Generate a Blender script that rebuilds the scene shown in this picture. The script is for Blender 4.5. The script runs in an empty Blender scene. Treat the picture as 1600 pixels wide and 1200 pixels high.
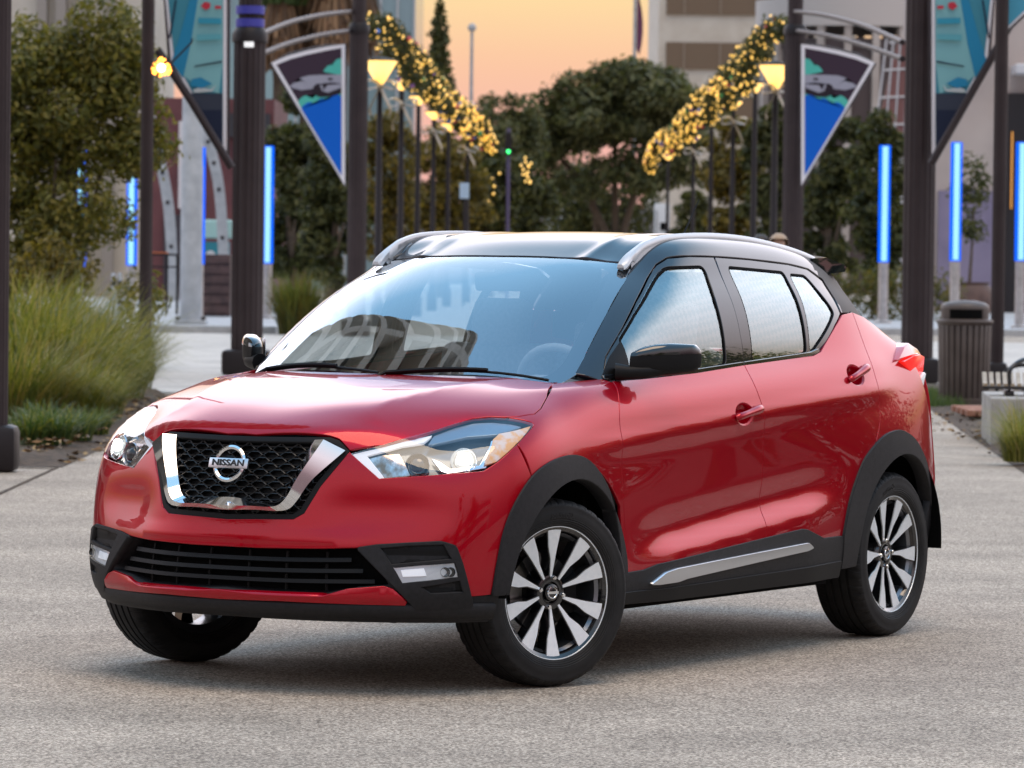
import bpy, bmesh, math, random
from math import radians as R, sin, cos, pi, sqrt
from mathutils import Vector as V, Matrix, noise
from mathutils.bvhtree import BVHTree
from mathutils.geometry import delaunay_2d_cdt
random.seed(7)
S = bpy.context.scene
COL = S.collection

# ------------------------------------------------------------------ camera
CAMH = 1.483
cam_d = bpy.data.cameras.new('camera'); cam = bpy.data.objects.new('camera', cam_d); COL.objects.link(cam)
S.camera = cam
cam_d.sensor_width = 36.0; cam_d.lens = 36.0*6882.09/1600.0
cam_d.clip_start = 0.1; cam_d.clip_end = 3000
PITCH, ROLL = -0.0282384, 0.0120081
_f = V((0, cos(PITCH), sin(PITCH))); _r = V((1, 0, 0)); _u = _r.cross(_f)
_r2 = cos(ROLL)*_r + sin(ROLL)*_u; _u2 = -sin(ROLL)*_r + cos(ROLL)*_u
cam.matrix_world = Matrix(((_r2.x, _u2.x, -_f.x, 0), (_r2.y, _u2.y, -_f.y, 0), (_r2.z, _u2.z, -_f.z, CAMH), (0, 0, 0, 1)))
cam_d.dof.use_dof = True; cam_d.dof.focus_distance = 15.2; cam_d.dof.aperture_fstop = 9.5

def at(px, py, dist):
    """point at a given distance in front of the camera, seen at photo pixel (px,py)"""
    d = _f + _r2*((px-800)/6882.09) - _u2*((py-600)/6882.09)
    return V((0, 0, CAMH)) + d*(dist/d.y)
def ground_at(px, dist):
    p = at(px, 600, dist); return V((p.x, p.y, 0))

# ------------------------------------------------------------------ view, sky, sun
S.view_settings.view_transform = 'Standard'; S.view_settings.look = 'None'
S.view_settings.exposure = EXPOSURE = 0.0
# ------------------------------------------------------------------ helpers
def link(o, parent=None):
    COL.objects.link(o)
    if parent is not None: o.parent = parent
    return o
def empty(name, loc=(0, 0, 0), rz=0, parent=None):
    o = bpy.data.objects.new(name, None); o.location = loc; o.rotation_euler = (0, 0, rz); o.empty_display_size = .2
    return link(o, parent)
def tag(o, label=None, cat=None, group=None, kind=None):
    if label: o['label'] = label
    if cat: o['category'] = cat
    if group: o['group'] = group
    if kind: o['kind'] = kind
    return o
def mesh_obj(name, verts, faces, mat, parent=None, smooth=True, normals=None, mats=None, fmat=None):
    me = bpy.data.meshes.new(name); me.from_pydata([tuple(v) for v in verts], [], faces)
    for m in (mats or [mat]): me.materials.append(m)
    if fmat: me.polygons.foreach_set('material_index', fmat)
    me.polygons.foreach_set('use_smooth', [smooth]*len(me.polygons)); me.update()
    if normals is not None:
        me.normals_split_custom_set_from_vertices([tuple(n) for n in normals])
    return link(bpy.data.objects.new(name, me), parent)
def bm_obj(name, bm, mat, parent=None, smooth=None, mats=None):
    me = bpy.data.meshes.new(name); bmesh.ops.recalc_face_normals(bm, faces=bm.faces[:]); bm.to_mesh(me); bm.free()
    for m in (mats or [mat]): me.materials.append(m)
    if smooth is not None:
        me.polygons.foreach_set('use_smooth', [True]*len(me.polygons))
        if smooth < 3: me.set_sharp_from_angle(angle=smooth)
    return link(bpy.data.objects.new(name, me), parent)
def add_box(bm, c, s, rz=0, bevel=0, mi=0, mtx=None):
    r = bmesh.ops.create_cube(bm, size=1)
    vs = r['verts']
    m = Matrix.Translation(V(c)) @ Matrix.Rotation(rz, 4, 'Z') @ Matrix.Diagonal((s[0], s[1], s[2], 1))
    if mtx is not None: m = mtx @ m
    bmesh.ops.transform(bm, matrix=m, verts=vs)
    fs = set(f for v in vs for f in v.link_faces)
    for f in fs: f.material_index = mi
    if bevel:
        es = list(set(e for v in vs for e in v.link_edges))
        r = bmesh.ops.bevel(bm, geom=es, offset=bevel, segments=2, affect='EDGES', profile=.5)
        for f in r['faces']: f.material_index = mi
def frame_of(d):
    d = V(d).normalized(); a = V((0, 0, 1)) if abs(d.z) < .9 else V((1, 0, 0))
    x = a.cross(d).normalized(); return x, d.cross(x)
def add_tube(bm, pts, rad, seg=10, cap=True, mi=0, closed=False):
    pts = [V(p) for p in pts]; n = len(pts)
    rads = rad if isinstance(rad, (list, tuple)) else [rad]*n
    rings = []; px = None
    for i, p in enumerate(pts):
        if closed: d = pts[(i+1) % n]-pts[i-1]
        else: d = pts[min(i+1, n-1)]-pts[max(i-1, 0)]
        d.normalize()
        if px is None: x, y = frame_of(d)
        else:
            x = (px-d*px.dot(d)).normalized(); y = d.cross(x)
        px = x
        rings.append([bm.verts.new(p+(x*cos(2*pi*k/seg)+y*sin(2*pi*k/seg))*rads[i]) for k in range(seg)])
    for i in range(n if closed else n-1):
        a, b = rings[i], rings[(i+1) % n]
        for k in range(seg):
            f = bm.faces.new((a[k], a[(k+1) % seg], b[(k+1) % seg], b[k])); f.material_index = mi
    if cap and not closed:
        bm.faces.new(rings[0][::-1]).material_index = mi; bm.faces.new(rings[-1]).material_index = mi
def add_lathe(bm, prof, mtx=None, seg=48, mi=0, a0=0, a1=2*pi):
    """prof: (r, h) list, turned about local Z"""
    mtx = mtx or Matrix()
    full = abs(a1-a0-2*pi) < 1e-6; ns = seg if full else seg+1
    rings = []
    for r, h in prof:
        if r < 1e-6 and full: rings.append([bm.verts.new(mtx @ V((0, 0, h)))])
        else: rings.append([bm.verts.new(mtx @ V((r*cos(a0+(a1-a0)*k/seg), r*sin(a0+(a1-a0)*k/seg), h))) for k in range(ns)])
    for a, b in zip(rings, rings[1:]):
        for k in range(seg):
            k2 = (k+1) % ns
            if len(a) == 1 and len(b) == 1: continue
            if len(a) == 1: f = bm.faces.new((a[0], b[k2], b[k]))
            elif len(b) == 1: f = bm.faces.new((a[k], a[k2], b[0]))
            else: f = bm.faces.new((a[k], a[k2], b[k2], b[k]))
            f.material_index = mi
def add_prism(bm, poly, h, mtx=None, mi=0, z0=0):
    """2D polygon extruded from z0 to z0+h"""
    mtx = mtx or Matrix()
    a = [bm.verts.new(mtx @ V((x, y, z0))) for x, y in poly]; b = [bm.verts.new(mtx @ V((x, y, z0+h))) for x, y in poly]
    n = len(poly)
    fs = [bm.faces.new(a[::-1]), bm.faces.new(b)] + [bm.faces.new((a[i], a[(i+1) % n], b[(i+1) % n], b[i])) for i in range(n)]
    for f in fs: f.material_index = mi
def copy_tree(o, parent=None):
    c = o.copy(); COL.objects.link(c)
    if parent is not None: c.parent = parent
    for ch in list(o.children): copy_tree(ch, c)
    return c
def smoothstep(a, b, x):
    t = min(1, max(0, (x-a)/(b-a))); return t*t*(3-2*t)
def crom(pts, n=8, closed=False):
    """centripetal-ish Catmull-Rom through points of any dimension"""
    P = [V(p) for p in pts]; m = len(P); out = []
    rng = range(m if closed else m-1)
    for i in rng:
        if closed: p0, p1, p2, p3 = P[i-1], P[i], P[(i+1) % m], P[(i+2) % m]
        else: p0, p1, p2, p3 = P[max(i-1, 0)], P[i], P[i+1], P[min(i+2, m-1)]
        for k in range(n):
            t = k/n
            out.append(.5*((2*p1)+(p2-p0)*t+(2*p0-5*p1+4*p2-p3)*t*t+(3*p1-p0-3*p2+p3)*t**3))
    if not closed: out.append(P[-1].copy())
    return out

# ------------------------------------------------------------------ materials
def nmat(name):
    m = bpy.data.materials.new(name); m.use_nodes = True
    nt = m.node_tree; b = nt.nodes['Principled BSDF']
    return m, nt, b
def mat(name, col, rough=.5, metal=0, coat=0, spec=.5, emit=None, estr=0, coat_rough=.03):
    m, nt, b = nmat(name)
    b.inputs['Base Color'].default_value = (*col, 1); b.inputs['Roughness'].default_value = rough
    b.inputs['Metallic'].default_value = metal; b.inputs['Coat Weight'].default_value = coat
    b.inputs['Coat Roughness'].default_value = coat_rough; b.inputs['Specular IOR Level'].default_value = spec
    if emit: b.inputs['Emission Color'].default_value = (*emit, 1); b.inputs['Emission Strength'].default_value = estr
    return m
def nd(nt, typ, **k):
    n = nt.nodes.new(typ)
    for a, v in k.items():
        if a in n.inputs.keys(): n.inputs[a].default_value = v
        else: setattr(n, a, v)
    return n
def noise_col(name, c1, c2, scale=5, rough=.7, bump=0, detail=6, lo=.35, hi=.65, bscale=None, metal=0, spec=.5, obj=True):
    """two colours mixed by object-space noise, optional bump"""
    m, nt, b = nmat(name)
    tc = nd(nt, 'ShaderNodeTexCoord'); n = nd(nt, 'ShaderNodeTexNoise', Scale=scale, Detail=detail)
    nt.links.new(tc.outputs['Object' if obj else 'Generated'], n.inputs['Vector'])
    r = nd(nt, 'ShaderNodeValToRGB'); r.color_ramp.elements[0].position = lo; r.color_ramp.elements[1].position = hi
    r.color_ramp.elements[0].color = (*c1, 1); r.color_ramp.elements[1].color = (*c2, 1)
    nt.links.new(n.outputs['Fac'], r.inputs['Fac']); nt.links.new(r.outputs['Color'], b.inputs['Base Color'])
    b.inputs['Roughness'].default_value = rough; b.inputs['Metallic'].default_value = metal; b.inputs['Specular IOR Level'].default_value = spec
    if bump:
        n2 = nd(nt, 'ShaderNodeTexNoise', Scale=bscale or scale*4, Detail=4); nt.links.new(tc.outputs['Object'], n2.inputs['Vector'])
        bp = nd(nt, 'ShaderNodeBump', Strength=bump, Distance=.02); nt.links.new(n2.outputs['Fac'], bp.inputs['Height'])
        nt.links.new(bp.outputs['Normal'], b.inputs['Normal'])
    return m
# sky: clear dusk, bright peach ahead, lilac band, blue overhead; Nishita adds its own low-sun glow
SUN_EL, SUN_AZ = R(74), R(165)
w = bpy.data.worlds.new('World'); S.world = w; w.use_nodes = True; nt = w.node_tree
bg = nt.nodes['Background']
sky = nd(nt, 'ShaderNodeTexSky'); sky.sky_type = 'NISHITA'; sky.sun_disc = False; sky.sun_elevation = SUN_EL; sky.sun_rotation = SUN_AZ
sky.dust_density = 2.0
tc = nd(nt, 'ShaderNodeTexCoord'); sx = nd(nt, 'ShaderNodeSeparateXYZ'); nt.links.new(tc.outputs['Generated'], sx.inputs[0])
rp = nd(nt, 'ShaderNodeValToRGB'); nt.links.new(sx.outputs['Z'], rp.inputs['Fac'])
def ramp(rp, stops):
    e = rp.color_ramp.elements
    while len(e) > 1: e.remove(e[0])
    e[0].position = stops[0][0]; e[0].color = (*stops[0][1], 1)
    for p, c in stops[1:]: e.new(p).color = (*c, 1)
ramp(rp, [(0, (.80, .42, .38)), (.028, (.92, .49, .41)), (.045, (.98, .58, .37)), (.062, (1.0, .74, .37)), (.10, (1.25, 1.0, .78)), (.16, (2.1, 1.88, 1.90)), (.30, (2.7, 2.6, 2.85)), (.44, (3.0, 3.0, 3.35)), (.56, (1.5, 1.9, 2.4)), (.66, (.66, 1.25, 1.9)), (1, (.40, .85, 1.42))])
rp2 = nd(nt, 'ShaderNodeValToRGB'); nt.links.new(sx.outputs['Z'], rp2.inputs['Fac'])
ramp(rp2, [(0, (.16, .10, .11)), (.06, (.34, .23, .25)), (.12, (.55, .40, .43)), (.28, (.95, .82, .88)), (.45, (.80, .88, 1.0)), (.62, (.44, .76, 1.1)), (1, (.40, .80, 1.32))])
# weight: towards the sunset (+Y)
mr = nd(nt, 'ShaderNodeMapRange'); mr.inputs['From Min'].default_value = -.2; mr.inputs['From Max'].default_value = .9
nt.links.new(sx.outputs['Y'], mr.inputs['Value'])
mx = nd(nt, 'ShaderNodeMixRGB'); nt.links.new(mr.outputs[0], mx.inputs[0]); nt.links.new(rp2.outputs[0], mx.inputs[1]); nt.links.new(rp.outputs[0], mx.inputs[2])
ad = nd(nt, 'ShaderNodeMixRGB', blend_type='ADD'); ad.inputs[0].default_value = .0012
nt.links.new(mx.outputs[0], ad.inputs[1]); nt.links.new(sky.outputs[0], ad.inputs[2])
nt.links.new(ad.outputs[0], bg.inputs['Color']); bg.inputs['Strength'].default_value = 1.0
sd = bpy.data.lights.new('sun', 'SUN'); sd.energy = 1.9; sd.angle = R(40); sd.color = (1, .72, .45)
so = bpy.data.objects.new('sun', sd); COL.objects.link(so)
_sd = V((sin(SUN_AZ)*cos(SUN_EL), cos(SUN_AZ)*cos(SUN_EL), sin(SUN_EL)))
so.rotation_euler = _sd.to_track_quat('Z', 'Y').to_euler()
# ------------------------------------------------------------------ car master surfaces (car space: x forward from front axle, y to its left, z up)
_t = -2.1101125   # yaw of the car so that the calibrated view looks along +Y
CAR_YAW = pi/2-3.68091740
CAR_LOC = -(Matrix.Rotation(CAR_YAW, 3, 'Z') @ V((13.2041622, 8.52662606, 0)))

# columns of the lower body, front centre -> flank -> rear centre; rows from sill to shoulder
LB = [
 [(.80,0,.24),(.868,0,.34),(.862,0,.47),(.840,0,.60),(.813,0,.72),(.783,0,.82),(.748,0,.885),(.69,0,.922)],
 [(.785,.25,.24),(.852,.25,.34),(.845,.25,.47),(.823,.25,.60),(.796,.25,.72),(.765,.25,.82),(.730,.25,.885),(.672,.25,.922)],
 [(.715,.44,.24),(.778,.44,.34),(.770,.44,.47),(.748,.44,.60),(.722,.44,.72),(.690,.44,.81),(.652,.44,.873),(.590,.44,.914)],
 [(.63,.60,.24),(.69,.60,.34),(.683,.60,.47),(.664,.60,.60),(.640,.60,.71),(.605,.60,.785),(.555,.595,.842),(.485,.575,.897)],
 [(.53,.72,.24),(.585,.738,.34),(.585,.745,.47),(.572,.747,.60),(.548,.743,.715),(.505,.735,.795),(.44,.715,.858),(.355,.675,.908)],
 [(.40,.805,.24),(.43,.832,.34),(.435,.842,.47),(.425,.846,.61),(.405,.842,.735),(.37,.828,.825),(.32,.795,.888),(.245,.74,.938)],
 [(.21,.845,.24),(.22,.880,.35),(.22,.890,.48),(.22,.892,.62),(.22,.886,.75),(.205,.868,.845),(.18,.832,.915),(.13,.765,.970)],
 [(0,.855,.24),(0,.880,.36),(0,.888,.49),(0,.890,.63),(0,.885,.765),(0,.868,.865),(-.01,.832,.94),(-.04,.765,1.005)],
 [(-.30,.845,.24),(-.30,.870,.36),(-.30,.874,.49),(-.30,.875,.63),(-.30,.872,.77),(-.30,.864,.88),(-.30,.842,.965),(-.31,.785,1.04)],
 [(-.85,.845,.24),(-.85,.872,.36),(-.85,.868,.49),(-.85,.864,.63),(-.85,.867,.78),(-.85,.868,.90),(-.85,.850,.99),(-.85,.806,1.055)],
 [(-1.4,.845,.24),(-1.4,.872,.37),(-1.4,.868,.50),(-1.4,.862,.64),(-1.4,.866,.79),(-1.4,.868,.915),(-1.4,.852,1.01),(-1.4,.812,1.078)],
 [(-1.95,.845,.24),(-1.95,.872,.38),(-1.95,.875,.51),(-1.95,.870,.65),(-1.95,.872,.80),(-1.95,.870,.93),(-1.95,.852,1.03),(-1.95,.810,1.105)],
 [(-2.35,.845,.24),(-2.35,.872,.39),(-2.35,.882,.52),(-2.35,.885,.66),(-2.35,.883,.80),(-2.35,.868,.94),(-2.35,.838,1.06),(-2.35,.79,1.15)],
 [(-2.62,.835,.24),(-2.62,.862,.39),(-2.62,.874,.52),(-2.62,.879,.66),(-2.62,.875,.80),(-2.62,.853,.94),(-2.62,.815,1.06),(-2.62,.765,1.15)],
 [(-2.86,.80,.24),(-2.87,.825,.39),(-2.87,.84,.52),(-2.87,.848,.66),(-2.87,.842,.80),(-2.87,.825,.94),(-2.86,.795,1.05),(-2.85,.75,1.14)],
 [(-3.08,.74,.24),(-3.11,.765,.39),(-3.12,.778,.52),(-3.11,.78,.66),(-3.09,.775,.80),(-3.08,.765,.94),(-3.06,.745,1.04),(-3.03,.70,1.12)],
 [(-3.26,.60,.24),(-3.31,.615,.39),(-3.32,.62,.52),(-3.30,.62,.66),(-3.26,.61,.80),(-3.24,.59,.94),(-3.21,.56,1.03),(-3.17,.53,1.10)],
 [(-3.37,.33,.24),(-3.42,.33,.39),(-3.43,.33,.52),(-3.41,.33,.66),(-3.36,.33,.80),(-3.32,.33,.94),(-3.28,.31,1.03),(-3.24,.30,1.10)],
 [(-3.39,0,.24),(-3.44,0,.39),(-3.45,0,.52),(-3.43,0,.66),(-3.38,0,.80),(-3.34,0,.94),(-3.30,0,1.03),(-3.26,0,1.10)],
]
# hood interior: HI[i][j], i = 0 (centre)..3, j = 1..4 going back to the cowl
HI = [
 [(.56,0,.968),(.36,0,1.008),(.12,0,1.044),(-.14,0,1.066)],
 [(.555,.20,.971),(.355,.23,1.012),(.115,.26,1.047),(-.15,.285,1.067)],
 [(.515,.385,.970),(.325,.43,1.013),(.095,.48,1.046),(-.185,.535,1.063)],
 [(.42,.55,.946),(.26,.595,.986),(.06,.635,1.022),(-.25,.68,1.052)],
]
BELT = [(-.36,.725,1.075),(-.85,.772,1.098),(-1.4,.785,1.118),(-1.95,.782,1.145),(-2.33,.722,1.290),(-2.55,.69,1.305),(-2.80,.665,1.225),(-2.99,.62,1.16),(-3.13,.48,1.13),(-3.21,.27,1.13),(-3.23,0,1.13)]

class Master:
    def __init__(s, verts, faces, fit=4, lv=4, crease=()):
        N = len(verts); tgt = [V(v) for v in verts]; cage = [v.copy() for v in tgt]
        me = bpy.data.meshes.new('m'); me.from_pydata(cage, [], faces); o = bpy.data.objects.new('m', me); COL.objects.link(o)
        if crease:
            at_ = me.attributes.new('crease_edge', 'FLOAT', 'EDGE'); key = {tuple(sorted(e.vertices)): e.index for e in me.edges}
            for (a, b, w) in crease:
                k = key.get(tuple(sorted((a, b))))
                if k is not None: at_.data[k].value = w
        md = o.modifiers.new('s', 'SUBSURF'); md.levels = 2; md.render_levels = 2; md.boundary_smooth = 'ALL'
        for it in range(fit):
            dg = bpy.context.evaluated_depsgraph_get(); e = o.evaluated_get(dg).to_mesh()
            for i in range(N):
                d = tgt[i]-e.vertices[i].co; cage[i] += d*.8
                if abs(tgt[i].y) < 1e-6: cage[i].y = 0
            o.evaluated_get(dg).to_mesh_clear()
            for i in range(N): me.vertices[i].co = cage[i]
            me.update()
        md.levels = lv
        dg = bpy.context.evaluated_depsgraph_get(); dg.update(); e = o.evaluated_get(dg).to_mesh()
        s.v = [v.co.copy() for v in e.vertices]; s.f = [tuple(p.vertices) for p in e.polygons]
        s.n = [v.normal.copy() for v in e.vertices]
        bpy.data.objects.remove(o)
        s.bvh = BVHTree.FromPolygons(s.v, s.f)
    def hit(s, org, d):
        loc, nrm, idx, dist = s.bvh.ray_cast(V(org), V(d).normalized())
        if loc is None: return None
        return loc, s.nor(idx, loc)
    def near(s, p):
        loc, nrm, idx, dist = s.bvh.find_nearest(V(p)); return loc, s.nor(idx, loc)
    def nor(s, idx, p):
        f = s.f[idx]; w = [1/((s.v[i]-p).length_squared+1e-7) for i in f]
        # bilinear-like weights are costly; use mean-value through two triangles
        a, b, c = f[0], f[1], f[2]
        from mathutils.interpolate import poly_3d_calc
        ws = poly_3d_calc([s.v[i] for i in f], p); n = V((0, 0, 0))
        for w_, i in zip(ws, f): n += s.n[i]*w_
        return n.normalized()

def build_lower():
    vs, fs, idx = [], [], {}
    def add(k, p):
        if k not in idx: idx[k] = len(vs); vs.append(V(p))
        return idx[k]
    NC = len(LB); NR = 8
    for sgn in (1, -1):
        def key(c, r): return (sgn if abs(LB[c][r][1]) > 1e-6 else 0, 'w', c, r)
        def W(c, r):
            x, y, z = LB[c][r]; return add(key(c, r), (x, y*sgn, z))
        def Hd(i, j):           # i lateral 0..4, j 0..4
            if j == 0: return W(i, 7)
            if i == 4: return W(4+j, 7)
            x, y, z = HI[i][j-1]; return add((sgn if y > 1e-6 else 0, 'h', i, j), (x, y*sgn, z))
        def B(k):               # belt, k = 0 at column 8
            if k == 0: return Hd(3, 4)
            x, y, z = BELT[k]; return add((sgn if y > 1e-6 else 0, 'b', k), (x, y*sgn, z))
        def quad(a, b, c, d): fs.append((a, b, c, d) if sgn > 0 else (d, c, b, a))
        for c in range(NC-1):
            for r in range(NR-1): quad(W(c, r), W(c+1, r), W(c+1, r+1), W(c, r+1))
        for i in range(4):
            for j in range(4): quad(Hd(i, j), Hd(i+1, j), Hd(i+1, j+1), Hd(i, j+1))
        for k in range(len(BELT)-1): quad(W(8+k, 7), W(9+k, 7), B(k+1), B(k))
    cr = []
    for sgn in (1, -1):
        line = [idx[(sgn, 'w', 2, 7)]]+[idx[(sgn, 'h', 2, j)] for j in (1, 2, 3, 4)]
        cr += [(a, b, .9) for a, b in zip(line, line[1:])]
    return Master(vs, fs, crease=cr)

# greenhouse: columns from windscreen centre round the side to the rear glass, rows base -> roof edge
GH = [
 [(-.10,0,1.035),(-.33,0,1.185),(-.60,0,1.345),(-.85,0,1.462),(-.97,0,1.508)],
 [(-.13,.36,1.035),(-.355,.34,1.183),(-.615,.32,1.342),(-.862,.30,1.459),(-.98,.29,1.503)],
 [(-.24,.62,1.035),(-.455,.58,1.183),(-.69,.535,1.338),(-.905,.49,1.448),(-1.015,.465,1.490)],
 [(-.40,.755,1.03),(-.56,.715,1.185),(-.765,.645,1.335),(-.955,.585,1.437),(-1.06,.535,1.506)],
 [(-.75,.782,1.03),(-.82,.762,1.185),(-.93,.710,1.335),(-1.06,.645,1.437),(-1.16,.565,1.541)],
 [(-1.1,.792,1.03),(-1.13,.774,1.19),(-1.18,.726,1.34),(-1.25,.662,1.446),(-1.32,.578,1.564)],
 [(-1.5,.796,1.03),(-1.5,.778,1.19),(-1.51,.730,1.34),(-1.54,.667,1.449),(-1.57,.580,1.567)],
 [(-1.95,.792,1.05),(-1.95,.772,1.20),(-1.95,.724,1.34),(-1.95,.660,1.438),(-1.95,.570,1.556)],
 [(-2.35,.778,1.08),(-2.33,.752,1.21),(-2.32,.703,1.33),(-2.31,.642,1.417),(-2.30,.555,1.522)],
 [(-2.72,.720,1.10),(-2.65,.680,1.21),(-2.61,.635,1.315),(-2.57,.585,1.393),(-2.56,.52,1.480)],
 [(-3.00,.57,1.10),(-2.92,.56,1.21),(-2.84,.54,1.305),(-2.78,.51,1.380),(-2.74,.46,1.448)],
 [(-3.17,.33,1.10),(-3.09,.33,1.21),(-3.00,.33,1.305),(-2.93,.32,1.385),(-2.88,.29,1.455)],
 [(-3.20,0,1.10),(-3.12,0,1.21),(-3.03,0,1.305),(-2.96,0,1.388),(-2.90,0,1.460)],
]
# roof interior RI[i][j]: i lateral 0 (centre)..2, columns j = stations between windscreen header and rear edge
RX = [3, 4, 5, 6, 7, 8, 9, 10]
def build_upper():
    vs, fs, idx = [], [], {}
    def add(k, p):
        if k not in idx: idx[k] = len(vs); vs.append(V(p))
        return idx[k]
    crown = {4: 1.562, 5: 1.585, 6: 1.595, 7: 1.586, 8: 1.560, 9: 1.527}
    xc = {4: -1.13, 5: -1.31, 6: -1.57, 7: -1.95, 8: -2.30, 9: -2.58}
    for sgn in (1, -1):
        def W(c, r):
            x, y, z = GH[c][r]; return add((sgn if y > 1e-6 else 0, c, r), (x, y*sgn, z))
        def quad(a, b, c, d): fs.append((a, b, c, d) if sgn > 0 else (d, c, b, a))
        for c in range(12):
            for r in range(4): quad(W(c, r), W(c+1, r), W(c+1, r+1), W(c, r+1))
        def T(i, j):            # i 0..3 lateral, j 0..7 -> stations 3..10
            if j == 0: return W(i, 4)
            if j == 7: return W(12-i, 4)if i < 3 else W(9+1, 4)
            c = 3+j
            if i == 3: return W(c, 4)
            ye = GH[c][4][1]; ze = GH[c][4][2]; t = (0, .36, .70)[i]
            z = crown[c]-(crown[c]-ze)*(t**2.2); x = xc[c]+(GH[c][4][0]-xc[c])*t
            return add((sgn if i else 0, 't', i, c), (x, ye*t*sgn, z))
        for j in range(7):
            if j == 6:
                # rear row: stations 9 -> rear edge columns 12, 11, 10
                quad(T(0, 6), T(1, 6), W(11, 4), W(12, 4)); quad(T(1, 6), T(2, 6), W(10, 4), W(11, 4))
                fs.append((T(2, 6), T(3, 6), W(10, 4)) if sgn > 0 else (W(10, 4), T(3, 6), T(2, 6)))
                continue
            for i in range(3): quad(T(i, j), T(i+1, j), T(i+1, j+1), T(i, j+1))
    return Master(vs, fs)
LOW = build_lower()
UPP = build_upper()
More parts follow.
